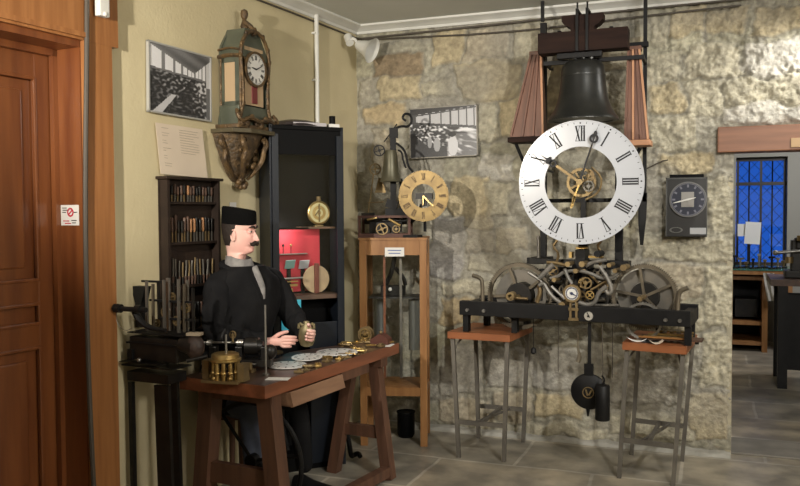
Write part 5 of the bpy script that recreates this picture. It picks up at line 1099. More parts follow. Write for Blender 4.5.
for sp_t in spots:
    if sp_t[0] == 'x': pl_ = MB_ @ Vector((sp_t[1], sp_t[2], TH_)); pj = cam.matrix_world.inverted() @ pl_; px, py, kd_ = 400-F*pj.x/pj.z, 243+F*pj.y/pj.z, sp_t[3]
    else: px, py, kd_ = sp_t
    nmk, lb, ct = kinds[kd_]; near = py > 354; p = onT(px, py, 0); p = MB_.inverted() @ p; p.x = max(.03, min(p.x, TL-.045)); p.y = max(.03, min(p.y, .40-.19*max(0, p.x-.74)/.5-.045)); p = MB_ @ p; rz_ = rs.uniform(0, 3); lb2 = lb.replace('on the far half of the workbench', 'among the white dials on the workbench') if near else lb
    b = BM()
    if kd_ == 0: wheel(b, .028, Matrix.Translation(p+Vector((0, 0, .013))) @ Matrix.Rotation(rs.uniform(-.4, .4), 4, 'X'), .22, .005, 4, .25, teeth=24, tooth=.003); 
    elif kd_ == 1: bx(b, p+Vector((0, 0, .006)), (.045, .032, .010), rz=rz_, bev=.002); cyl(b, p+Vector((0, 0, .01)), p+Vector((0, 0, .02)), .009)
    elif kd_ == 2: bx(b, p+Vector((0, 0, .004)), (.055, .022, .007), rz=rz_, bev=.002); cyl(b, p, p+Vector((.012, 0, .012)), .008)
    elif kd_ == 3: cyl(b, p+Vector((-.02, 0, .010)), p+Vector((.02, .01, .010)), .009); cyl(b, p+Vector((-.03, 0, .010)), p+Vector((.03, .014, .010)), .004)
    else:
        T = Thing(nmk, ['tall old brass clock movement standing on the bench behind the right dial', 'short bright brass clock movement standing on the bench behind the right dial'][px > 345], ct, p)
        hgt = .085 if px < 345 else .05
        for y in (-.015, .02): T.part('plate', disc(BM(), hgt/2, -.002, .002, Matrix.Translation(p+Vector((0, y, hgt/2))) @ Matrix.Rotation(PI/2, 4, 'X'), 28), OLDBR)
        T.part('gear', wheel(BM(), hgt*.36, Matrix.Translation(p+Vector((.005, -.022, hgt*.55))) @ Matrix.Rotation(PI/2, 4, 'X'), .2, .004, 4, .25, teeth=24, tooth=.002) or None, BRASS) if False else None
        g = BM(); wheel(g, hgt*.36, Matrix.Translation(p+Vector((.005, -.024, hgt*.55))) @ Matrix.Rotation(PI/2, 4, 'X'), .2, .004, 4, .25, teeth=24, tooth=.002); T.part('gear', g, BRASS)
        g = BM()
        for dx, dz2 in ((-.6, 0), (.6, 0), (0, .6), (0, -.6)): cyl(g, p+Vector((dx*hgt/2, -.02, hgt/2+dz2*hgt/2)), p+Vector((dx*hgt/2, .025, hgt/2+dz2*hgt/2)), .004)
        T.part('pillars', g, BRASS, True); b.free(); continue
    solo(nmk, b, BRASS if rs.random() < .55 else OLDBR, lb2, ct, ('loose %s pieces ' % nmk.replace('_', ' '))+('among the dials' if near else 'on the far half of the workbench'), True, loc=p)
p = MB_ @ Vector((TL-.08, .07, TH_)); T = Thing('wooden_block', 'dark red shaped wooden block at the far right corner of the workbench', 'block', p)
b = BM(); prism(b, [(-.05, 0), (.055, 0), (.05, .035), (.02, .055), (0, .06), (-.03, .04), (-.05, .03)], -.03, .03, Matrix.Translation(p) @ Matrix.Rotation(PI/2, 4, 'X')); T.part('block', b, mat('dark_red_wood', (.09, .03, .02), .45)); T.part('knob', sph(BM(), p+Vector((.0, .0, .065)), .010), OLDBR, True)

# ================================================================ BLACK MACHINE ON ITS STAND (left of the bench)
SN = 2.125
def ap(px, py, s=SN):                      # point on the upright plane across the wall at distance s along it
    k = ray(px, py); p0 = C0+U*s; t = ((p0-EYE).dot(U))/k.dot(U); p = EYE+k*t; return Vector((s, (p-C0).dot(N), p.z))
def wbox(px0, py0, px1, py1, s0, ds, bev=0, b=None):   # box whose near face fills these pixels on the plane s0
    a, c = ap(px0, py0, s0), ap(px1, py1, s0); return bx(b or BM(), (s0-ds/2, (a.y+c.y)/2, (a.z+c.z)/2), (ds, abs(c.y-a.y), abs(a.z-c.z)), bev=bev)
ctr = ap(155, 400)
MS_ = Thing('machine_stand', 'tall black iron stand with thin legs between the door frame and the workbench', 'stand', MW @ Vector((SN-.1, ctr.y, 0)))
MS_.part('top', WL(wbox(121, 364, 172, 371, SN, .125, .003)), BLACKM); MS_.part('apron', WL(wbox(127, 371, 168, 385, SN-.005, .115)), BLACKM)
tz = ap(150, 385).z
for (x0, x1), s_ in (((126, 130), SN-.01), ((152, 166), SN-.01), ((154, 160), SN-.10)):
    a, c = ap(x0, 385), ap(x1, 385); n0, n1 = a.y, c.y
    MS_.part('leg', WL(beam((s_-.01, (n0+n1)/2, tz), (s_-.01, (n0+n1)/2+(.004 if x0 < 140 else .018), 0), .018, n1-n0)), BLACKM)
na, nb = ap(128, 385).y, ap(160, 385).y
MS_.part('foot_rail', WL(cyl(BM(), (SN-.02, na, .09), (SN-.02, nb+.012, .13), .010)), BLACKM); MS_.part('foot_rail', WL(cyl(BM(), (SN-.11, na, .10), (SN-.11, nb+.01, .10), .010)), BLACKM); MS_.part('foot_rail', WL(cyl(BM(), (SN-.02, nb, .12), (SN-.11, nb, .10), .010)), BLACKM)
zt_m = ap(150, 364).z
MH = Thing('clockmaker_machine', 'black antique tooling machine with comb-like upright rods and a side arm on the iron stand', 'machine', MW @ Vector((SN-.1, ctr.y, zt_m)))
MH.part('housing', WL(wbox(129, 336, 177, 363.8, SN-.002, .118, .006)), BLACKM)
b = wbox(127, 332, 183, 337, SN+.003, .12, .003); wbox(126, 343, 179, 346, SN+.008, .02, 0, b); wbox(127, 349, 132, 360, SN+.01, .03, 0, b); MH.part('cover', WL(b), BLACK)
z1_ = ap(150, 331).z
MH.part('slide_table', WL(wbox(119, 361, 160, 366, SN+.025, .06, .003)), BLACKM)
p = ap(139, 360, SN+.02); MH.part('knob', WL(sph(BM(), p, .010)), STEEL, True)
b = BM(); q = SN+.065; cyl(b, ap(116, 308.5, q), ap(146, 310, q), .011); cyl(b, ap(115, 308, q), ap(121, 308.5, q), .019); cyl(b, ap(136, 309, q), ap(141, 309, q), .017); MH.part('side_arm', WL(b), BLACK, True)
b = BM(); a, c = ap(141, 286, SN-.1), ap(141, 303, SN-.1); loft(b, [[Vector((SN-.1+dx, a.y+sy*w_2, z)) for dx, sy in ((.02, 1), (.02, -1), (-.02, -1), (-.02, 1))] for z, w_2 in ((a.z, .042), (c.z, .018), (z1_-.003, .018))]); MH.part('hopper', WL(b), BLACK)
MH.part('curved_bracket', WL(tube(BM(), [ap(x, y, SN+.03) for x, y in ((134, 309), (139, 320), (149, 328), (166, 330.5))], [.016, .015, .013, .008], 8, 2)), BLACK, True)
MH.part('wire_loop', WL(tube(BM(), [ap(x, y, SN+.065) for x, y in ((117, 311), (116, 320), (120, 328), (127, 331), (132, 328))], .0013, 5, 2)), STEEL)
for i, (x, ya, m_) in enumerate(((146, 281, DSTEEL), (152, 284, RIM), (158, 282, BLACKM), (163, 280, DSTEEL), (168.5, 278, STEEL), (173, 283, BLACKM), (178, 279, DSTEEL), (183, 284, RIM), (188, 280, DSTEEL), (193, 288, BLACKM))):
    q = SN-.03-.03*(i % 3); a = ap(x+rs.uniform(-1, 1), ya, q); MH.part('upright_rod', WL(bx(BM(), (q, a.y, (a.z+z1_-.004)/2), (.010, .010 if i != 4 else .016, a.z-z1_+.004), rx=rs.uniform(-.02, .02))), m_)
for yy, xx0, xx1 in ((281, 142, 168), (300, 150, 196), (318, 160, 198)):
    q = SN-.065; a, c = ap(xx0, yy, q), ap(xx1, yy, q); MH.part('cross_bar', WL(bx(BM(), (q, (a.y+c.y)/2, a.z), (.010, c.y-a.y, .009))), BLACK)
for x, y, r_ in ((166, 312, .026), (177, 321, .022), (186, 308, .022), (157, 323, .018), (172, 297, .020)):
    a = ap(x, y, SN-.08); b = BM(); wheel(b, r_, MW @ Matrix(((0, 0, 1, SN-.08), (1, 0, 0, a.y), (0, 1, 0, a.z), (0, 0, 0, 1))), .22, .010, 4, .3, teeth=24, tooth=.002); MH.part('gear', b, OLDBR)
# leather covered motor head reaching over the bench corner
hc = MW @ ap(195, 347, SN-.02); b = BM(); sph(b, hc, .046, (.9, .8, 1.1), 20); MH.part('motor_head', b, mat('brown_leather', (.022, .012, .009), .6, col2=(.045, .025, .018), scale=14, bump=.5), True)
b = BM(); cyl(b, hc+Vector((-.07, -.0, .01)), hc, .030, .04); cyl(b, hc+Vector((-.02, -.03, -.055)), hc+Vector((.06, .0, -.035)), .008); MH.part('motor_neck', b, BLACKM, True)
b = BM(); bx(b, hc+Vector((.0, 0, .055)), (.06, .04, .012), rz=.2); MH.part('oil_pad', b, mat('dull_paper', (.3, .24, .17), .8))

# ================================================================ THE SEATED FIGURE
def skinned(nodes, edges, root=0, sub=2):
    me = bpy.data.meshes.new('sk'); me.from_pydata([n[0] for n in nodes], edges, []); o = bpy.data.objects.new('sk', me); COL.objects.link(o)
    md = o.modifiers.new('s', 'SKIN'); md.use_smooth_shade = True
    for i, n in enumerate(nodes):
        d = me.skin_vertices[0].data[i]; r_ = n[1] if isinstance(n[1], tuple) else (n[1], n[1]); d.radius = r_; d.use_root = (i == root)
    sb_ = o.modifiers.new('u', 'SUBSURF'); sb_.levels = sub; sb_.render_levels = sub
    dg = bpy.context.evaluated_depsgraph_get(); dg.update(); e = o.evaluated_get(dg); m2 = bpy.data.meshes.new_from_object(e); b = bmesh.new(); b.from_mesh(m2)
    bpy.data.objects.remove(o); bpy.data.meshes.remove(m2); return b
PR = Vector((-2.196, 3.462, 0)); MPn = Matrix.Translation(PR) @ Matrix.Rotation(R(-8.7), 4, 'Z')
MAN = Thing('person', 'seated person in a black coat and flat black cap working with both hands at the bench', 'person', PR)
MAN.e['label'] = 'seated dark-haired person with a black moustache, flat black cap and black coat at the bench'
def sring(cx, cy, z, fx, bxk, hw, n=40, e=1.0):
    out = []
    for k in range(n):
        a_ = 2*PI*k/n; c_, s_ = math.cos(a_), math.sin(a_); out.append(Vector((cx+(fx if c_ > 0 else bxk)*math.copysign(abs(c_)**e, c_), cy+hw*math.copysign(abs(s_)**e, s_), z)))
    return out
# head
HMt = Matrix.Translation(MPn @ Vector((.018, -.022, 1.205))) @ Matrix.Rotation(R(10), 4, 'Z') @ Matrix.Rotation(R(3), 4, 'Y') @ Matrix.Diagonal((.88, .86, 1.0, 1))
prof = [(-.10, .050, -.062, .066), (-.06, .036, -.064, .052), (-.03, .030, -.066, .049), (-.008, .036, -.068, .048), (.002, .068, -.070, .044), (.012, .082, -.072, .048), (.026, .083, -.074, .053), (.036, .078, -.077, .056), (.044, .084, -.079, .058), (.052, .082, -.082, .060), (.060, .083, -.085, .062), (.070, .083, -.088, .064), (.082, .083, -.091, .066), (.094, .081, -.094, .068), (.104, .078, -.096, .069), (.112, .077, -.098, .0695), (.120, .083, -.099, .070), (.130, .088, -.100, .071), (.145, .088, -.100, .072), (.165, .084, -.098, .072), (.185, .070, -.088, .066), (.200, .048, -.066, .050), (.208, .020, -.036, .026)]
NS = 96
def headring(z, f, b_, hw):
    rg = sring(0, 0, z, f, -b_, hw, NS, .86 if z < .11 else .95)
    if z > 0: rg = [Vector((p.x, p.y*(1-.16*max(0, p.x/.09)), p.z)) for p in rg]
    out = []
    for p in rg:
        q = p.copy()
        if q.x > .03:
            nz_ = 0
            if .050 < z < .126: prof_n = [(.050, 0), (.056, .006), (.062, .026), (.068, .031), (.078, .025), (.094, .016), (.110, .008), (.126, 0)]; nz_ = np.interp(z, [a[0] for a in prof_n], [a[1] for a in prof_n])
            wdt = .0135 if z < .075 else .009
            q.x += nz_*math.exp(-(q.y/wdt)**2)
            for sy in (-1, 1):              # eye sockets, cheeks
                q.x -= .009*math.exp(-((q.y-sy*.030)/.013)**2-((z-.110)/.009)**2); q.x += .005*math.exp(-((q.y-sy*.036)/.016)**2-((z-.076)/.014)**2)
        out.append(q)
    return out
zs_ = np.linspace(-.10, .208, 78); A_ = np.array(prof)
hb_ = BM(); loft(hb_, [headring(z, *[float(np.interp(z, A_[:, 0], A_[:, i])) for i in (1, 2, 3)]) for z in zs_])
for sy in (-1, 1):                          # ears
    t = bmesh.new(); bmesh.ops.create_uvsphere(t, u_segments=20, v_segments=14, radius=1)
    for v_ in t.verts:
        if v_.co.y*sy > 0 and abs(v_.co.x) < .62 and abs(v_.co.z) < .68: v_.co.y -= sy*.55
    bmesh.ops.scale(t, vec=(.019, .010, .031), verts=t.verts); merge(hb_, t, Matrix.Translation((-.012, sy*.070, .088)) @ Matrix.Rotation(sy*R(22), 4, 'Z') @ Matrix.Rotation(R(-8), 4, 'Y'))
for sy in (-1, 1):                          # lids
    sph(hb_, (.0665, sy*.029, .1135), .0125, (1, 1.15, .55), 14); sph(hb_, (.066, sy*.029, .1035), .0118, (1, 1.1, .45), 14)
sph(hb_, (.0775, 0, .0345), .012, (.55, 1.5, .4), 12)
body = BM(); merge(body, hb_, HMt)
tor = BM(); loft(tor, [[MPn @ p for p in sring(cx, 0, z, d_, d_, w_2, 32, .85)] for z, cx, d_, w_2 in ((.47, -.05, .09, .14), (.56, -.05, .09, .145), (.68, -.04, .085, .13), (.82, -.01, .09, .15), (.95, .015, .095, .17), (1.04, .02, .085, .18), (1.10, .02, .07, .14), (1.14, .02, .05, .07))]); merge(body, tor)
WR = Vector((-2.03, 3.452, .775)); ER = Vector((-2.19, 3.235, .83)); SR = Vector((-2.207, 3.29, 1.07)); SL_ = Vector((-2.145, 3.655, 1.07)); EL = Vector((-2.03, 3.70, .855)); WLh = Vector((-1.893, 3.585, .80))
def arm(shl, elb, wri, pd, nrm, th, curls, lens, spread=.0148, thumb=None):
    """wrist to fingertips: pd = palm direction, nrm = palm normal (towards the held thing), th = thumb side"""
    pd = Vector(pd).normalized(); nrm = Vector(nrm); nrm = (nrm-pd*nrm.dot(pd)).normalized(); sd = pd.cross(nrm).normalized(); sd = sd if sd.dot(Vector(th)) > 0 else -sd
    nodes = [(shl, .042), (shl.lerp(elb, .5), .040), (elb, .034), (elb.lerp(wri, .35), .034), (elb.lerp(wri, .75), .026), (wri, (.024, .020))]; edges = [(i, i+1) for i in range(5)]
    pc2 = wri+pd*.040; nodes.append((pc2, (.024, .017))); edges.append((5, 6))
    for f in range(4):
        off = (1.5-f)*spread; kn = wri+pd*(.078-.006*abs(f-1.2))+sd*off; nodes.append((kn, .0105)); ki = len(nodes)-1; edges.append((6, ki)); d = pd.copy(); p = kn; prev = ki
        for j, L in enumerate(lens[f]):
            a_ = curls[f][j]; q_ = Matrix.Rotation(-a_, 3, sd) if True else None
            d1 = q_ @ d
            if d1.dot(nrm) < d.dot(nrm): d1 = Matrix.Rotation(a_, 3, sd) @ d
            d = d1; p = p+d*L; nodes.append((p.copy(), (.0085, .0080, .0068)[j])); edges.append((prev, len(nodes)-1)); prev = len(nodes)-1
    tb = wri+pd*.022+sd*.020+nrm*.006; nodes.append((tb, .0125)); edges.append((6, len(nodes)-1)); prev = len(nodes)-1; d = (pd*.75+sd*.55+nrm*.35).normalized(); p = tb
    for L, r_ in ((.032, .0105), (.028, .0095), (.022, .0078)):
        p = p+d*L; nodes.append((p.copy(), r_)); edges.append((prev, len(nodes)-1)); prev = len(nodes)-1; d = (d*.85+pd*.25+nrm*.30-sd*.10).normalized()
    return skinned(nodes, edges, 2)
FL = [(.034, .024, .018), (.038, .027, .020), (.035, .025, .019), (.028, .019, .017)]
cu1 = [(.35, .55, .35), (.45, .6, .4), (.5, .65, .45), (.55, .7, .45)]; cu2 = [(.5, .8, .5), (.55, .85, .5), (.6, .9, .5), (.65, .9, .55)]
merge(body, arm(SR, ER, WR, (.93, .26, .02), (-.22, .95, -.18), (0, .1, 1), cu1, FL))
merge(body, arm(SL_, EL, WLh, (.80, -.62, .02), (-.35, -.75, .20), (-.1, -.2, 1), cu2, FL))
body_o = MAN.part('body', body, SKIN, True)
# eyes, brows, moustache, hair
for sy in (-1, 1):
    b = BM(); sph(b, (.0665, sy*.029, .108), .0118, (1, 1, .8), 16); MAN.part('eye', xf(b, HMt), mat('eye_white', (.6, .56, .5), .3), True)
    b = BM(); sph(b, (.0765, sy*.030, .108), .0058, (.6, 1, 1), 10); MAN.part('iris', xf(b, HMt), INK, True)
    b = BM(); tube(b, [(.086, sy*.008, .123), (.091, sy*.018, .131), (.086, sy*.034, .134), (.071, sy*.050, .128)], [.0032, .0056, .0056, .002], 8, 2); MAN.part('eyebrow', xf(b, HMt), HAIRM, True)
b = BM()
for sy in (-1, 1): tube(b, [(.094, 0, .054), (.095, sy*.012, .054), (.092, sy*.028, .048), (.086, sy*.044, .047), (.084, sy*.062, .056)], [.010, .0125, .012, .008, .0014], 10, 2)
MAN.part('moustache', xf(b, HMt), HAIRM, True)
b = BM(); rings = []
for z in np.linspace(.035, .150, 14):
    f, b_, hw = [float(np.interp(z, A_[:, 0], A_[:, i])) for i in (1, 2, 3)]; rg = sring(0, 0, z, f, -b_, hw, NS, .93)
    lim = -.030+.045*((z-.035)/.115)**1.5; k_ = 1+.06*min(1, (z-.03)/.03); pts_ = [p*1.0 for p in rg if p.x < lim+.001]; pts_ = sorted(pts_, key=lambda p: math.atan2(p.y, -p.x+.2)); 
    n_ = 40; L_c = [pts_[int(i*(len(pts_)-1)/(n_-1))] for i in range(n_)]; rings.append([Vector((p.x*1.05-.003, p.y*k_, z)) for p in L_c]+[Vector((p.x*.93, p.y*.93, z)) for p in reversed(L_c)])
loft(b, rings); MAN.part('hair', xf(b, HMt), HAIRM, True)
# cap
b = BM(); rings = []
for z, k_, sh in ((.138, 1.0, 0), (.141, 1.045, 0), (.165, 1.05, 0), (.195, 1.045, -.001), (.210, 1.03, -.002), (.216, .96, -.002), (.214, .75, -.002), (.209, .2, -.002)):
    rings.append([Vector((p.x, p.y, z-.10*p.x*(z-.138)/.08)) for p in sring(sh-.004, 0, z, .088*k_, .098*k_, .0745*k_, 48, .92)])
loft(b, rings); MAN.part('cap', xf(b, HMt), CAPM, True)
# shirt collar and hanging cravat
b = BM(); nk = MPn @ Vector((.035, 0, 0))
rings = [[MPn @ p for p in sring(.042+dx, 0, z, a_, c_, h_, 40, .9)] for z, a_, c_, h_, dx in ((1.085, .07, .085, .105, 0), (1.125, .063, .082, .09, 0), (1.165, .052, .078, .074, .0), (1.19, .044, .076, .066, 0), (1.192, .038, .070, .060, 0), (1.15, .04, .066, .058, 0))]
for rg in rings:
    for p in rg: l_ = MPn.inverted() @ p; l_.z += -.35*max(0, l_.x-.03)+.15*max(0, -l_.x); l_.x -= .022*max(0, min(1, (l_.z-1.08)/.06)); l_.y = l_.y*.92-.014; q_ = MPn @ l_; p.x, p.y, p.z = q_
loft(b, rings, caps=False); MAN.part('shirt_collar', b, SCARF, True)
b = BM(); tube(b, [MPn @ Vector(p) for p in ((.10, -.02, 1.135), (.125, -.018, 1.09), (.145, -.012, 1.04), (.150, -.008, .985))], [.024, .022, .021, .012], 10, 2); MAN.part('cravat', b, SCARF, True)
# coat
def fold(p, amp, sc=14): return amp*(noise.noise(Vector((p.x*sc, p.y*sc, p.z*sc*.45)))+.5*noise.noise(Vector((p.x*sc*2.3, p.y*sc*2.3, p.z*sc))))
prof = [(.44, -.05, .155, .20), (.50, -.05, .155, .20), (.58, -.045, .145, .19), (.68, -.035, .125, .172), (.78, -.01, .13, .182), (.88, .008, .135, .20), (.97, .02, .138, .215), (1.03, .024, .130, .220), (1.07, .024, .115, .205), (1.10, .024, .102, .172), (1.125, .026, .092, .135), (1.142, .030, .088, .105)]
A2 = np.array(prof); zz_ = np.linspace(.44, 1.142, 46); rings = []
for z in zz_:
    cx, d_, w2 = [float(np.interp(z, A2[:, 0], A2[:, i])) for i in (1, 2, 3)]; rg = sring(cx, 0, z, d_, min(d_, .165+cx) if z < .8 else min(d_, .112), w2, 64, .88)
    o_2 = []
    for p in rg: n_ = Vector((p.x-cx, p.y, 0)).normalized(); q_ = p+n_*fold(p, .016 if z < 1.08 else .004); o_2.append(MPn @ q_)
    rings.append(o_2)
b = BM(); loft(b, rings); coat = MAN.part('coat', b, COATM, True)
def sleeve(pts, rad, name='sleeve'):
    P = [Vector(p) for p in pts]; rr = list(rad)
    for _ in range(3):
        q = [P[0]]; s = [rr[0]]
        for i in range(len(P)-1): q += [P[i]*.75+P[i+1]*.25, P[i]*.25+P[i+1]*.75]; s += [rr[i]*.75+rr[i+1]*.25, rr[i]*.25+rr[i+1]*.75]
        P = q+[P[-1]]; rr = s+[rr[-1]]
    rings = []; up = Vector((0, 0, 1)).cross((P[1]-P[0])).normalized(); n_ = 28
    for i, p in enumerate(P):
        d = (P[min(i+1, len(P)-1)]-P[max(i-1, 0)]).normalized(); up = (up-d*up.dot(d)).normalized(); sd = d.cross(up); rg = []
        for k in range(n_):
            v_ = up*math.cos(2*PI*k/n_)+sd*math.sin(2*PI*k/n_); q = p+v_*rr[i]; rg.append(q+v_*fold(q, .016, 20))
        rings.append(rg)
    b = BM(); loft(b, rings); return MAN.part(name, b, COATM, True)
sleeve([SR+Vector((.02, .06, .0)), SR+Vector((0, .0, -.015)), SR.lerp(ER, .5), ER+Vector((-.0, -.0, .01)), ER.lerp(WR, .5)+Vector((0, 0, -.005)), WR-(WR-ER).normalized()*.03], [.050, .074, .070, .064, .054, .046])
sleeve([SL_+Vector((-.0, -.06, 0)), SL_+Vector((0, 0, -.015)), SL_.lerp(EL, .5), EL, EL.lerp(WLh, .5), WLh-(WLh-EL).normalized()*.02], [.050, .072, .066, .058, .048, .042])
b = BM()
for sy in (-1, 1): 
    L_p = [(.062, sy*.085, 1.125), (.118, sy*.075, 1.075), (.150, sy*.045, 1.00), (.150, sy*.012, .93)]
    pts_o = [Vector(p) for p in L_p]; pts_i = [Vector((p.x+.004, p.y*.35, p.z+.012)) for p in pts_o]
    tube(b, [MPn @ Vector((p.x-.004, p.y, p.z)) for p in pts_o], [.012, .019, .018, .006], 8, 2)
tube(b, [MPn @ Vector(p) for p in ((.10, -.085, 1.105), (.04, -.115, 1.128), (-.04, -.10, 1.150), (-.08, 0, 1.16), (-.04, .10, 1.150), (.04, .115, 1.128), (.10, .085, 1.105))], .016, 8, 2)
MAN.part('lapels', b, COATM, True)
# legs in bluish apron cloth, left one painted black for under-bench shade; shoes
Kr, Kl = Vector((-2.06, 3.33, .46)), Vector((-1.96, 3.60, .46)); Hr, Hl = Vector((-2.25, 3.39, .50)), Vector((-2.235, 3.55, .50)); Ar, Al = Vector((-2.03, 3.31, .09)), Vector((-1.93, 3.62, .09))
for Hh, Kk, Aa, nm in ((Hr, Kr, Ar, 'r'), (Hl, Kl, Al, 'l')):
    MAN.part('trouser_leg', skinned([(Hh, .085), (Hh.lerp(Kk, .6), .074), (Kk, .060), (Kk.lerp(Aa, .4), .055), (Aa, .045)], [(0, 1), (1, 2), (2, 3), (3, 4)], 0), JEANS if nm == 'r' else COATM, True)
    b = BM(); rings = []
    for x, w2, h_ in ((-.07, .020, .05), (-.06, .034, .075), (-.02, .038, .085), (.04, .040, .06), (.11, .043, .045), (.16, .038, .036), (.185, .015, .02)): rings.append([Vector((Aa.x+x, Aa.y+w2*math.cos(2*PI*k/18), max(0.001, .5*h_+.5*h_*math.sin(2*PI*k/18)))) for k in range(18)])
    loft(b, rings); MAN.part('shoe', b, BLACK, True)
# held watch case
hcp = Vector((-1.876, 3.548, .0)); zc0 = .745
T = Thing('metal_case', 'patinated flask-shaped metal clock part held between both hands', 'clock part', (hcp.x, hcp.y, zc0)); rings = []
for z, w2, d_ in ((0, .014, .010), (.006, .030, .015), (.03, .040, .020), (.055, .041, .021), (.08, .037, .019), (.095, .030, .015), (.105, .020, .012), (.114, .014, .010), (.122, .017, .010), (.126, .010, .007)):
    rings.append([Matrix.Translation((hcp.x, hcp.y, zc0+z)) @ Matrix.Rotation(R(15), 4, 'Z') @ Vector((w2*math.cos(2*PI*k/28), d_*math.sin(2*PI*k/28), 0)) for k in range(28)])
b = BM(); loft(b, rings); T.part('shell', b, VERD, True)
b = BM(); M_ = Matrix.Translation((hcp.x, hcp.y, zc0)) @ Matrix.Rotation(R(15), 4, 'Z')
for sx_ in (-1, 1): tube(b, [M_ @ Vector((sx_*.016, -.004, .104)), M_ @ Vector((sx_*.036, -.004, .118)), M_ @ Vector((sx_*.038, -.004, .090))], .007, 6, 1)
T.part('lugs', b, VERD, True)
# stool
T = Thing('stool', 'plain dark wooden stool under the seated figure', 'stool', (-2.235, 3.475, 0))
sm = Vector((-2.235, 3.475, 0)); T.part('seat', cyl(BM(), sm+Vector((0, 0, .405)), sm+Vector((0, 0, .432)), .15, .15, 32), LEGW)
for a_ in (45, 135, 225, 315): d_ = Vector((math.cos(R(a_)), math.sin(R(a_)), 0)); T.part('leg', cyl(BM(), sm+d_*.12, sm+d_*.10+Vector((0, 0, .405)), .013, .016), LEGW, True)

# ================================================================ TRESTLES UNDER THE TURRET CLOCK
def trestle(label, corners, feet, zt_, thick=.038):
    (ax, ay), (cx_, cy_), (dx, dy), (ex, ey) = corners
    T = Thing('steel_legged_table', label, 'table', (sum(c[0] for c in corners)/4, sum(c[1] for c in corners)/4, 0))
    b = BM(); loft(b, [[Vector((x, y, z)) for x, y in corners] for z in (zt_-thick, zt_)]); T.part('tabletop', b, TOPW)
    tops = [Vector((x, y, zt_-thick)).lerp(Vector((T.loc.x, T.loc.y, zt_-thick)), .12) for x, y in corners]
    F_ = [Vector(f) for f in feet]
    for t_, f in zip(tops, F_): 
        T.part('leg', beam(t_, f, .022, .022), LEGST)
        m_ = t_.lerp(f, .12); c_ = Vector((T.loc.x, T.loc.y, zt_-thick)); T.part('brace', tube(BM(), [m_, t_.lerp(c_, .16)+Vector((0, 0, -.02)), t_.lerp(c_, .26)+Vector((0, 0, -.004))], .006, 6, 1), LEGST)
    def at(i, z): t_, f = tops[i], F_[i]; u = (t_.z-z)/(t_.z-f.z); return t_.lerp(f, u)
    for i, j in ((0, 1), (2, 3)): T.part('rail', beam(at(i, .20), at(j, .20), .018, .024), LEGST)
    T.part('rail', beam(at(0, .20).lerp(at(1, .20), .5), at(3, .20).lerp(at(2, .20), .5), .018, .018), LEGST); T.part('diagonal_brace', beam(at(0, .20).lerp(at(1, .2), .35), at(2, .20).lerp(at(3, .2), .3)+Vector((0, 0, .0)), .014, .014), LEGST)
    return T
trestle('orange-topped table on four thin steel legs under the left end of the turret clock', [(-1.45, 4.46), (-1.08, 4.44), (-1.045, 4.87), (-1.42, 4.89)], [(-1.375, 4.43, 0), (-1.115, 4.44, 0), (-1.10, 4.86, 0), (-1.38, 4.86, 0)], .712)
trestle('orange-topped table on four thin steel legs under the right end of the turret clock', [(-.468, 4.385), (-.150, 4.335), (-.11, 4.80), (-.44, 4.86)], [(-.48, 4.375, 0), (-.21, 4.345, 0), (-.185, 4.79, 0), (-.46, 4.82, 0)], .713)
# things on the right table
zt3 = .714
for i, (x, y, w2, d_, rz_, m_, nm, lb, ct, z) in enumerate(((-.40, 4.44, .10, .05, .3, PAPER, 'booklet', 'curled white booklet at the left edge of the right trestle table', 'booklet', .004), (-.30, 4.385, .07, .03, .3, CREAMP, 'booklet', 'small cream folded paper in the middle of the right trestle table', 'booklet', .004), (-.33, 4.43, .08, .06, -.2, GREYB, 'dark_tray', 'small dark flat tray between the papers on the right trestle table', 'tray', .004))):
    T = Thing(nm, lb, ct, (x, y, zt3)); b = BM()
    loft(b, [[Vector((x, y, zt3))+Matrix.Rotation(rz_, 3, 'Z') @ Vector((u*w2/2, v_*d_/2, z*.2+(.018*abs(u)**2 if m_ != GREYB else 0)+dz_)) for v_, dz_ in ((-1, 0), (1, 0), (1, .004), (-1, .004))] for u in np.linspace(-1, 1, 9)]); T.part('sheet' if m_ != GREYB else 'tray', b, m_)
    if m_ != GREYB: T.part('fold', bx(BM(), (x, y, zt3+.007), (w2*.5, .004, .003), rz=rz_), FAINT)
T = Thing('brass_hand_rack', 'flat wooden frame holding long brass clock hands on the right trestle table', 'frame', (-.27, 4.45, zt3))
a_, c_ = at_y(638, 334, 4.45), at_y(697, 338, 4.45)
T.part('dark_board', bx(BM(), ((a_.x+c_.x)/2+.02, 4.47, zt3+.020), (c_.x-a_.x+.02, .10, .010), rz=-.08), DARKH)
for i in range(5): T.part('brass_strip', bx(BM(), ((a_.x+c_.x)/2-.01+.012*i, 4.415+.028*i, zt3+.029+.008*(i > 1)+.010*(i > 3)), (c_.x-a_.x-.03-.02*i, .009, .008), rz=-.08), mat('copper_strip', (.45, .22, .08), .4, .6) if i == 0 else BRASS)
for x in (a_.x+.03, c_.x): T.part('support', bx(BM(), (x, 4.47, zt3+.008), (.02, .08, .014)), BLACK)
for i in range(5):
    p = Vector((-.30+.035*i, 4.52, zt3)); b = BM(); cyl(b, p+Vector((0, 0, .0)), p+Vector((0, 0, .045)), .010); cyl(b, p+Vector((0, 0, .045)), p+Vector((0, 0, .05)), .012); solo('small_roller', b, STEEL if i % 2 else OLDBR, 'small upright metal roller behind the wooden frame on the right trestle table', 'roller', 'metal rollers on the right trestle table', True, loc=p)

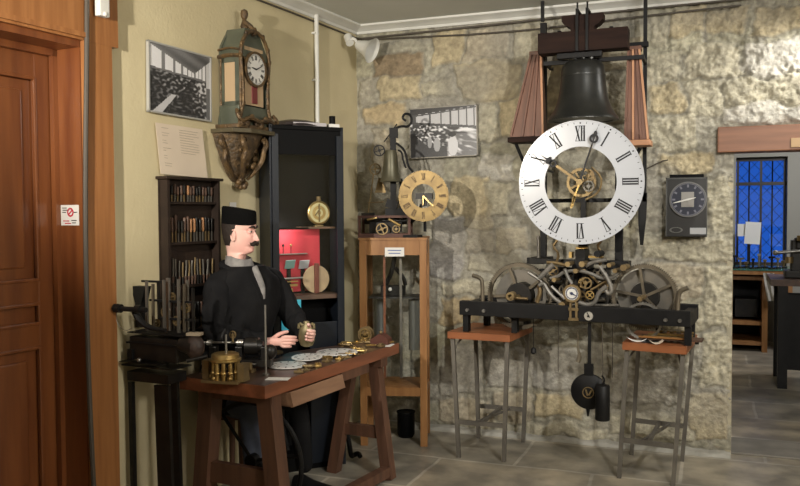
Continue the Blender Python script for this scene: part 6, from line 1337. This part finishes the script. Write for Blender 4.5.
# ================================================================ BEYOND THE DOORWAY
def yb(px, py, y): return at_y(px, py, y)
T = Thing('far_desk', 'pale wooden desk with an open pedestal under the blue window in the far room', 'desk', (.42, 9.0, 0))
a_, c_ = yb(728, 272, 8.75), yb(790, 272, 8.75); zd = a_.z; x0, x1 = a_.x, c_.x
T.part('desktop', bx(BM(), ((x0+x1)/2, 9.05, zd), (x1-x0+.1, .65, .04)), CABW); T.part('glass_top', bx(BM(), ((x0+x1)/2, 9.05, zd+.026), (x1-x0+.1, .66, .010)), mat('green_glass_edge', (.05, .16, .11), .15))
xs = yb(765, 300, 8.75).x
for x in (x0+.02, xs, x1): T.part('side_panel', bx(BM(), (x, 9.05, zd/2-.02), (.05, .60, zd-.04)), CABW)
for z in (.08, .28, zd-.06): T.part('shelf', bx(BM(), ((x0+xs)/2, 9.05, z), (xs-x0-.05, .55, .035)), CABW)
T.part('back_panel', bx(BM(), ((x0+xs)/2, 9.34, zd/2), (xs-x0, .02, zd-.06)), BLACK)
T.part('inner_box', bx(BM(), ((x0+xs)/2, 9.05, .42), (.2, .35, .18)), BLACKM)
a_ = yb(749, 233, 9.3); T = Thing('paper_notice', 'white sheet of paper propped in front of the blue window', 'paper', (a_.x, 9.3, zd+.03))
T.part('sheet', bx(BM(), (a_.x+.035, 9.3, a_.z+.0), (.15, .006, .23), ry=.06), PAPER); T.part('second_sheet', bx(BM(), (a_.x-.06, 9.32, a_.z+.03), (.10, .006, .13)), PAPER); T.part('stand', bx(BM(), (a_.x, 9.34, (a_.z+zd+.032)/2), (.03, .02, a_.z-zd-.032)), BLACK)
rs = random.Random(6)
for i in range(9):
    x = x0+.06+(x1-x0-.1)*i/8; p = Vector((x, 8.85+.08*(i % 3), zd+.031)); T = Thing('desk_tool', ['dark upright tool standing on the far desk top', 'steel holder standing on the far desk top', 'brass stand standing on the far desk top'][i % 3], 'tool', p, ['dark tools on the far desk', 'steel holders on the far desk', 'brass stands on the far desk'][i % 3])
    hh = rs.uniform(.05, .14)*(1.6 if i == 4 else 1); T.part('base', cyl(BM(), p, p+Vector((0, 0, .015)), .035), BLACKM, True); T.part('stem', cyl(BM(), p+Vector((0, 0, .015)), p+Vector((0, 0, hh)), .010), [BLACK, STEEL, OLDBR][i % 3], True); T.part('head', bx(BM(), p+Vector((0, 0, hh)), (.06, .03, .02), rz=rs.uniform(0, 2)), [BLACK, STEEL, OLDBR][i % 3])
# dark machine bench at the right edge
a_ = yb(776, 320, 7.0); X0 = a_.x; zb_ = yb(785, 283, 7.0).z
T = Thing('machine_bench', 'dark bench cut by the right edge of the view in the far room', 'bench', (X0+.35, 7.3, 0))
T.part('top', bx(BM(), (X0+.36, 7.3, zb_), (.80, .60, .05)), DARKH)
for x, y in ((X0+.05, 7.05), (X0+.05, 7.55), (X0+.68, 7.05), (X0+.68, 7.55)): T.part('leg', bx(BM(), (x, y, zb_/2-.013), (.07, .07, zb_-.026)), BLACK)
T.part('panel', bx(BM(), (X0+.37, 7.3, zb_*.5), (.55, .04, zb_*.75)), BLACK)
T = Thing('bench_press', 'black bench machine with brass knobs standing on the dark bench in the far room', 'machine', (X0+.22, 7.25, zb_+.026))
zz = zb_+.026; b = BM(); bx(b, (X0+.22, 7.25, zz+.03), (.30, .22, .06), bev=.01); bx(b, (X0+.16, 7.25, zz+.17), (.09, .12, .26), bev=.01); bx(b, (X0+.26, 7.25, zz+.27), (.24, .13, .10), bev=.02); T.part('frame', b, BLACKM)
b = BM(); cyl(b, (X0+.10, 7.15, zz+.12), (X0+.10, 7.15, zz+.17), .03); cyl(b, (X0+.2, 7.12, zz+.30), (X0+.2, 7.12, zz+.34), .05); T.part('wheel', b, OLDBR, True)
b = BM(); cyl(b, (X0+.0, 7.16, zz+.20), (X0+.2, 7.16, zz+.22), .014); sph(b, (X0+.0, 7.16, zz+.20), .022); T.part('lever', b, STEEL, True)
a_ = yb(769, 288, 8.6); T = Thing('cloth', 'pale crumpled cloth hanging over the edge of the far desk', 'cloth', (a_.x, 8.7, zd)); rings = []
for z in np.linspace(0, -.27, 8): rings.append([Vector((a_.x+u*.05+z*.15*-1, 8.70+.012*math.sin(u*7+z*12)+dy, zd+z+.0)) for u, dy in [(u_, 0) for u_ in np.linspace(-1, 1, 9)]+[(u_, .006) for u_ in np.linspace(1, -1, 9)]])
b = BM(); loft(b, rings); T.part('cloth', b, mat('pale_cloth', (.38, .36, .31), .9), True)
# plate on the lintel
p = at_y(797, 142.5, YB-.065); solo('lintel_plate', bx(BM(), (p.x+.02, YB-.064, p.z), (.10, .008, .05), bev=.002), mat('tan_plate', (.42, .27, .13), .5), 'small tan plate screwed to the oak lintel over the doorway', 'plate')
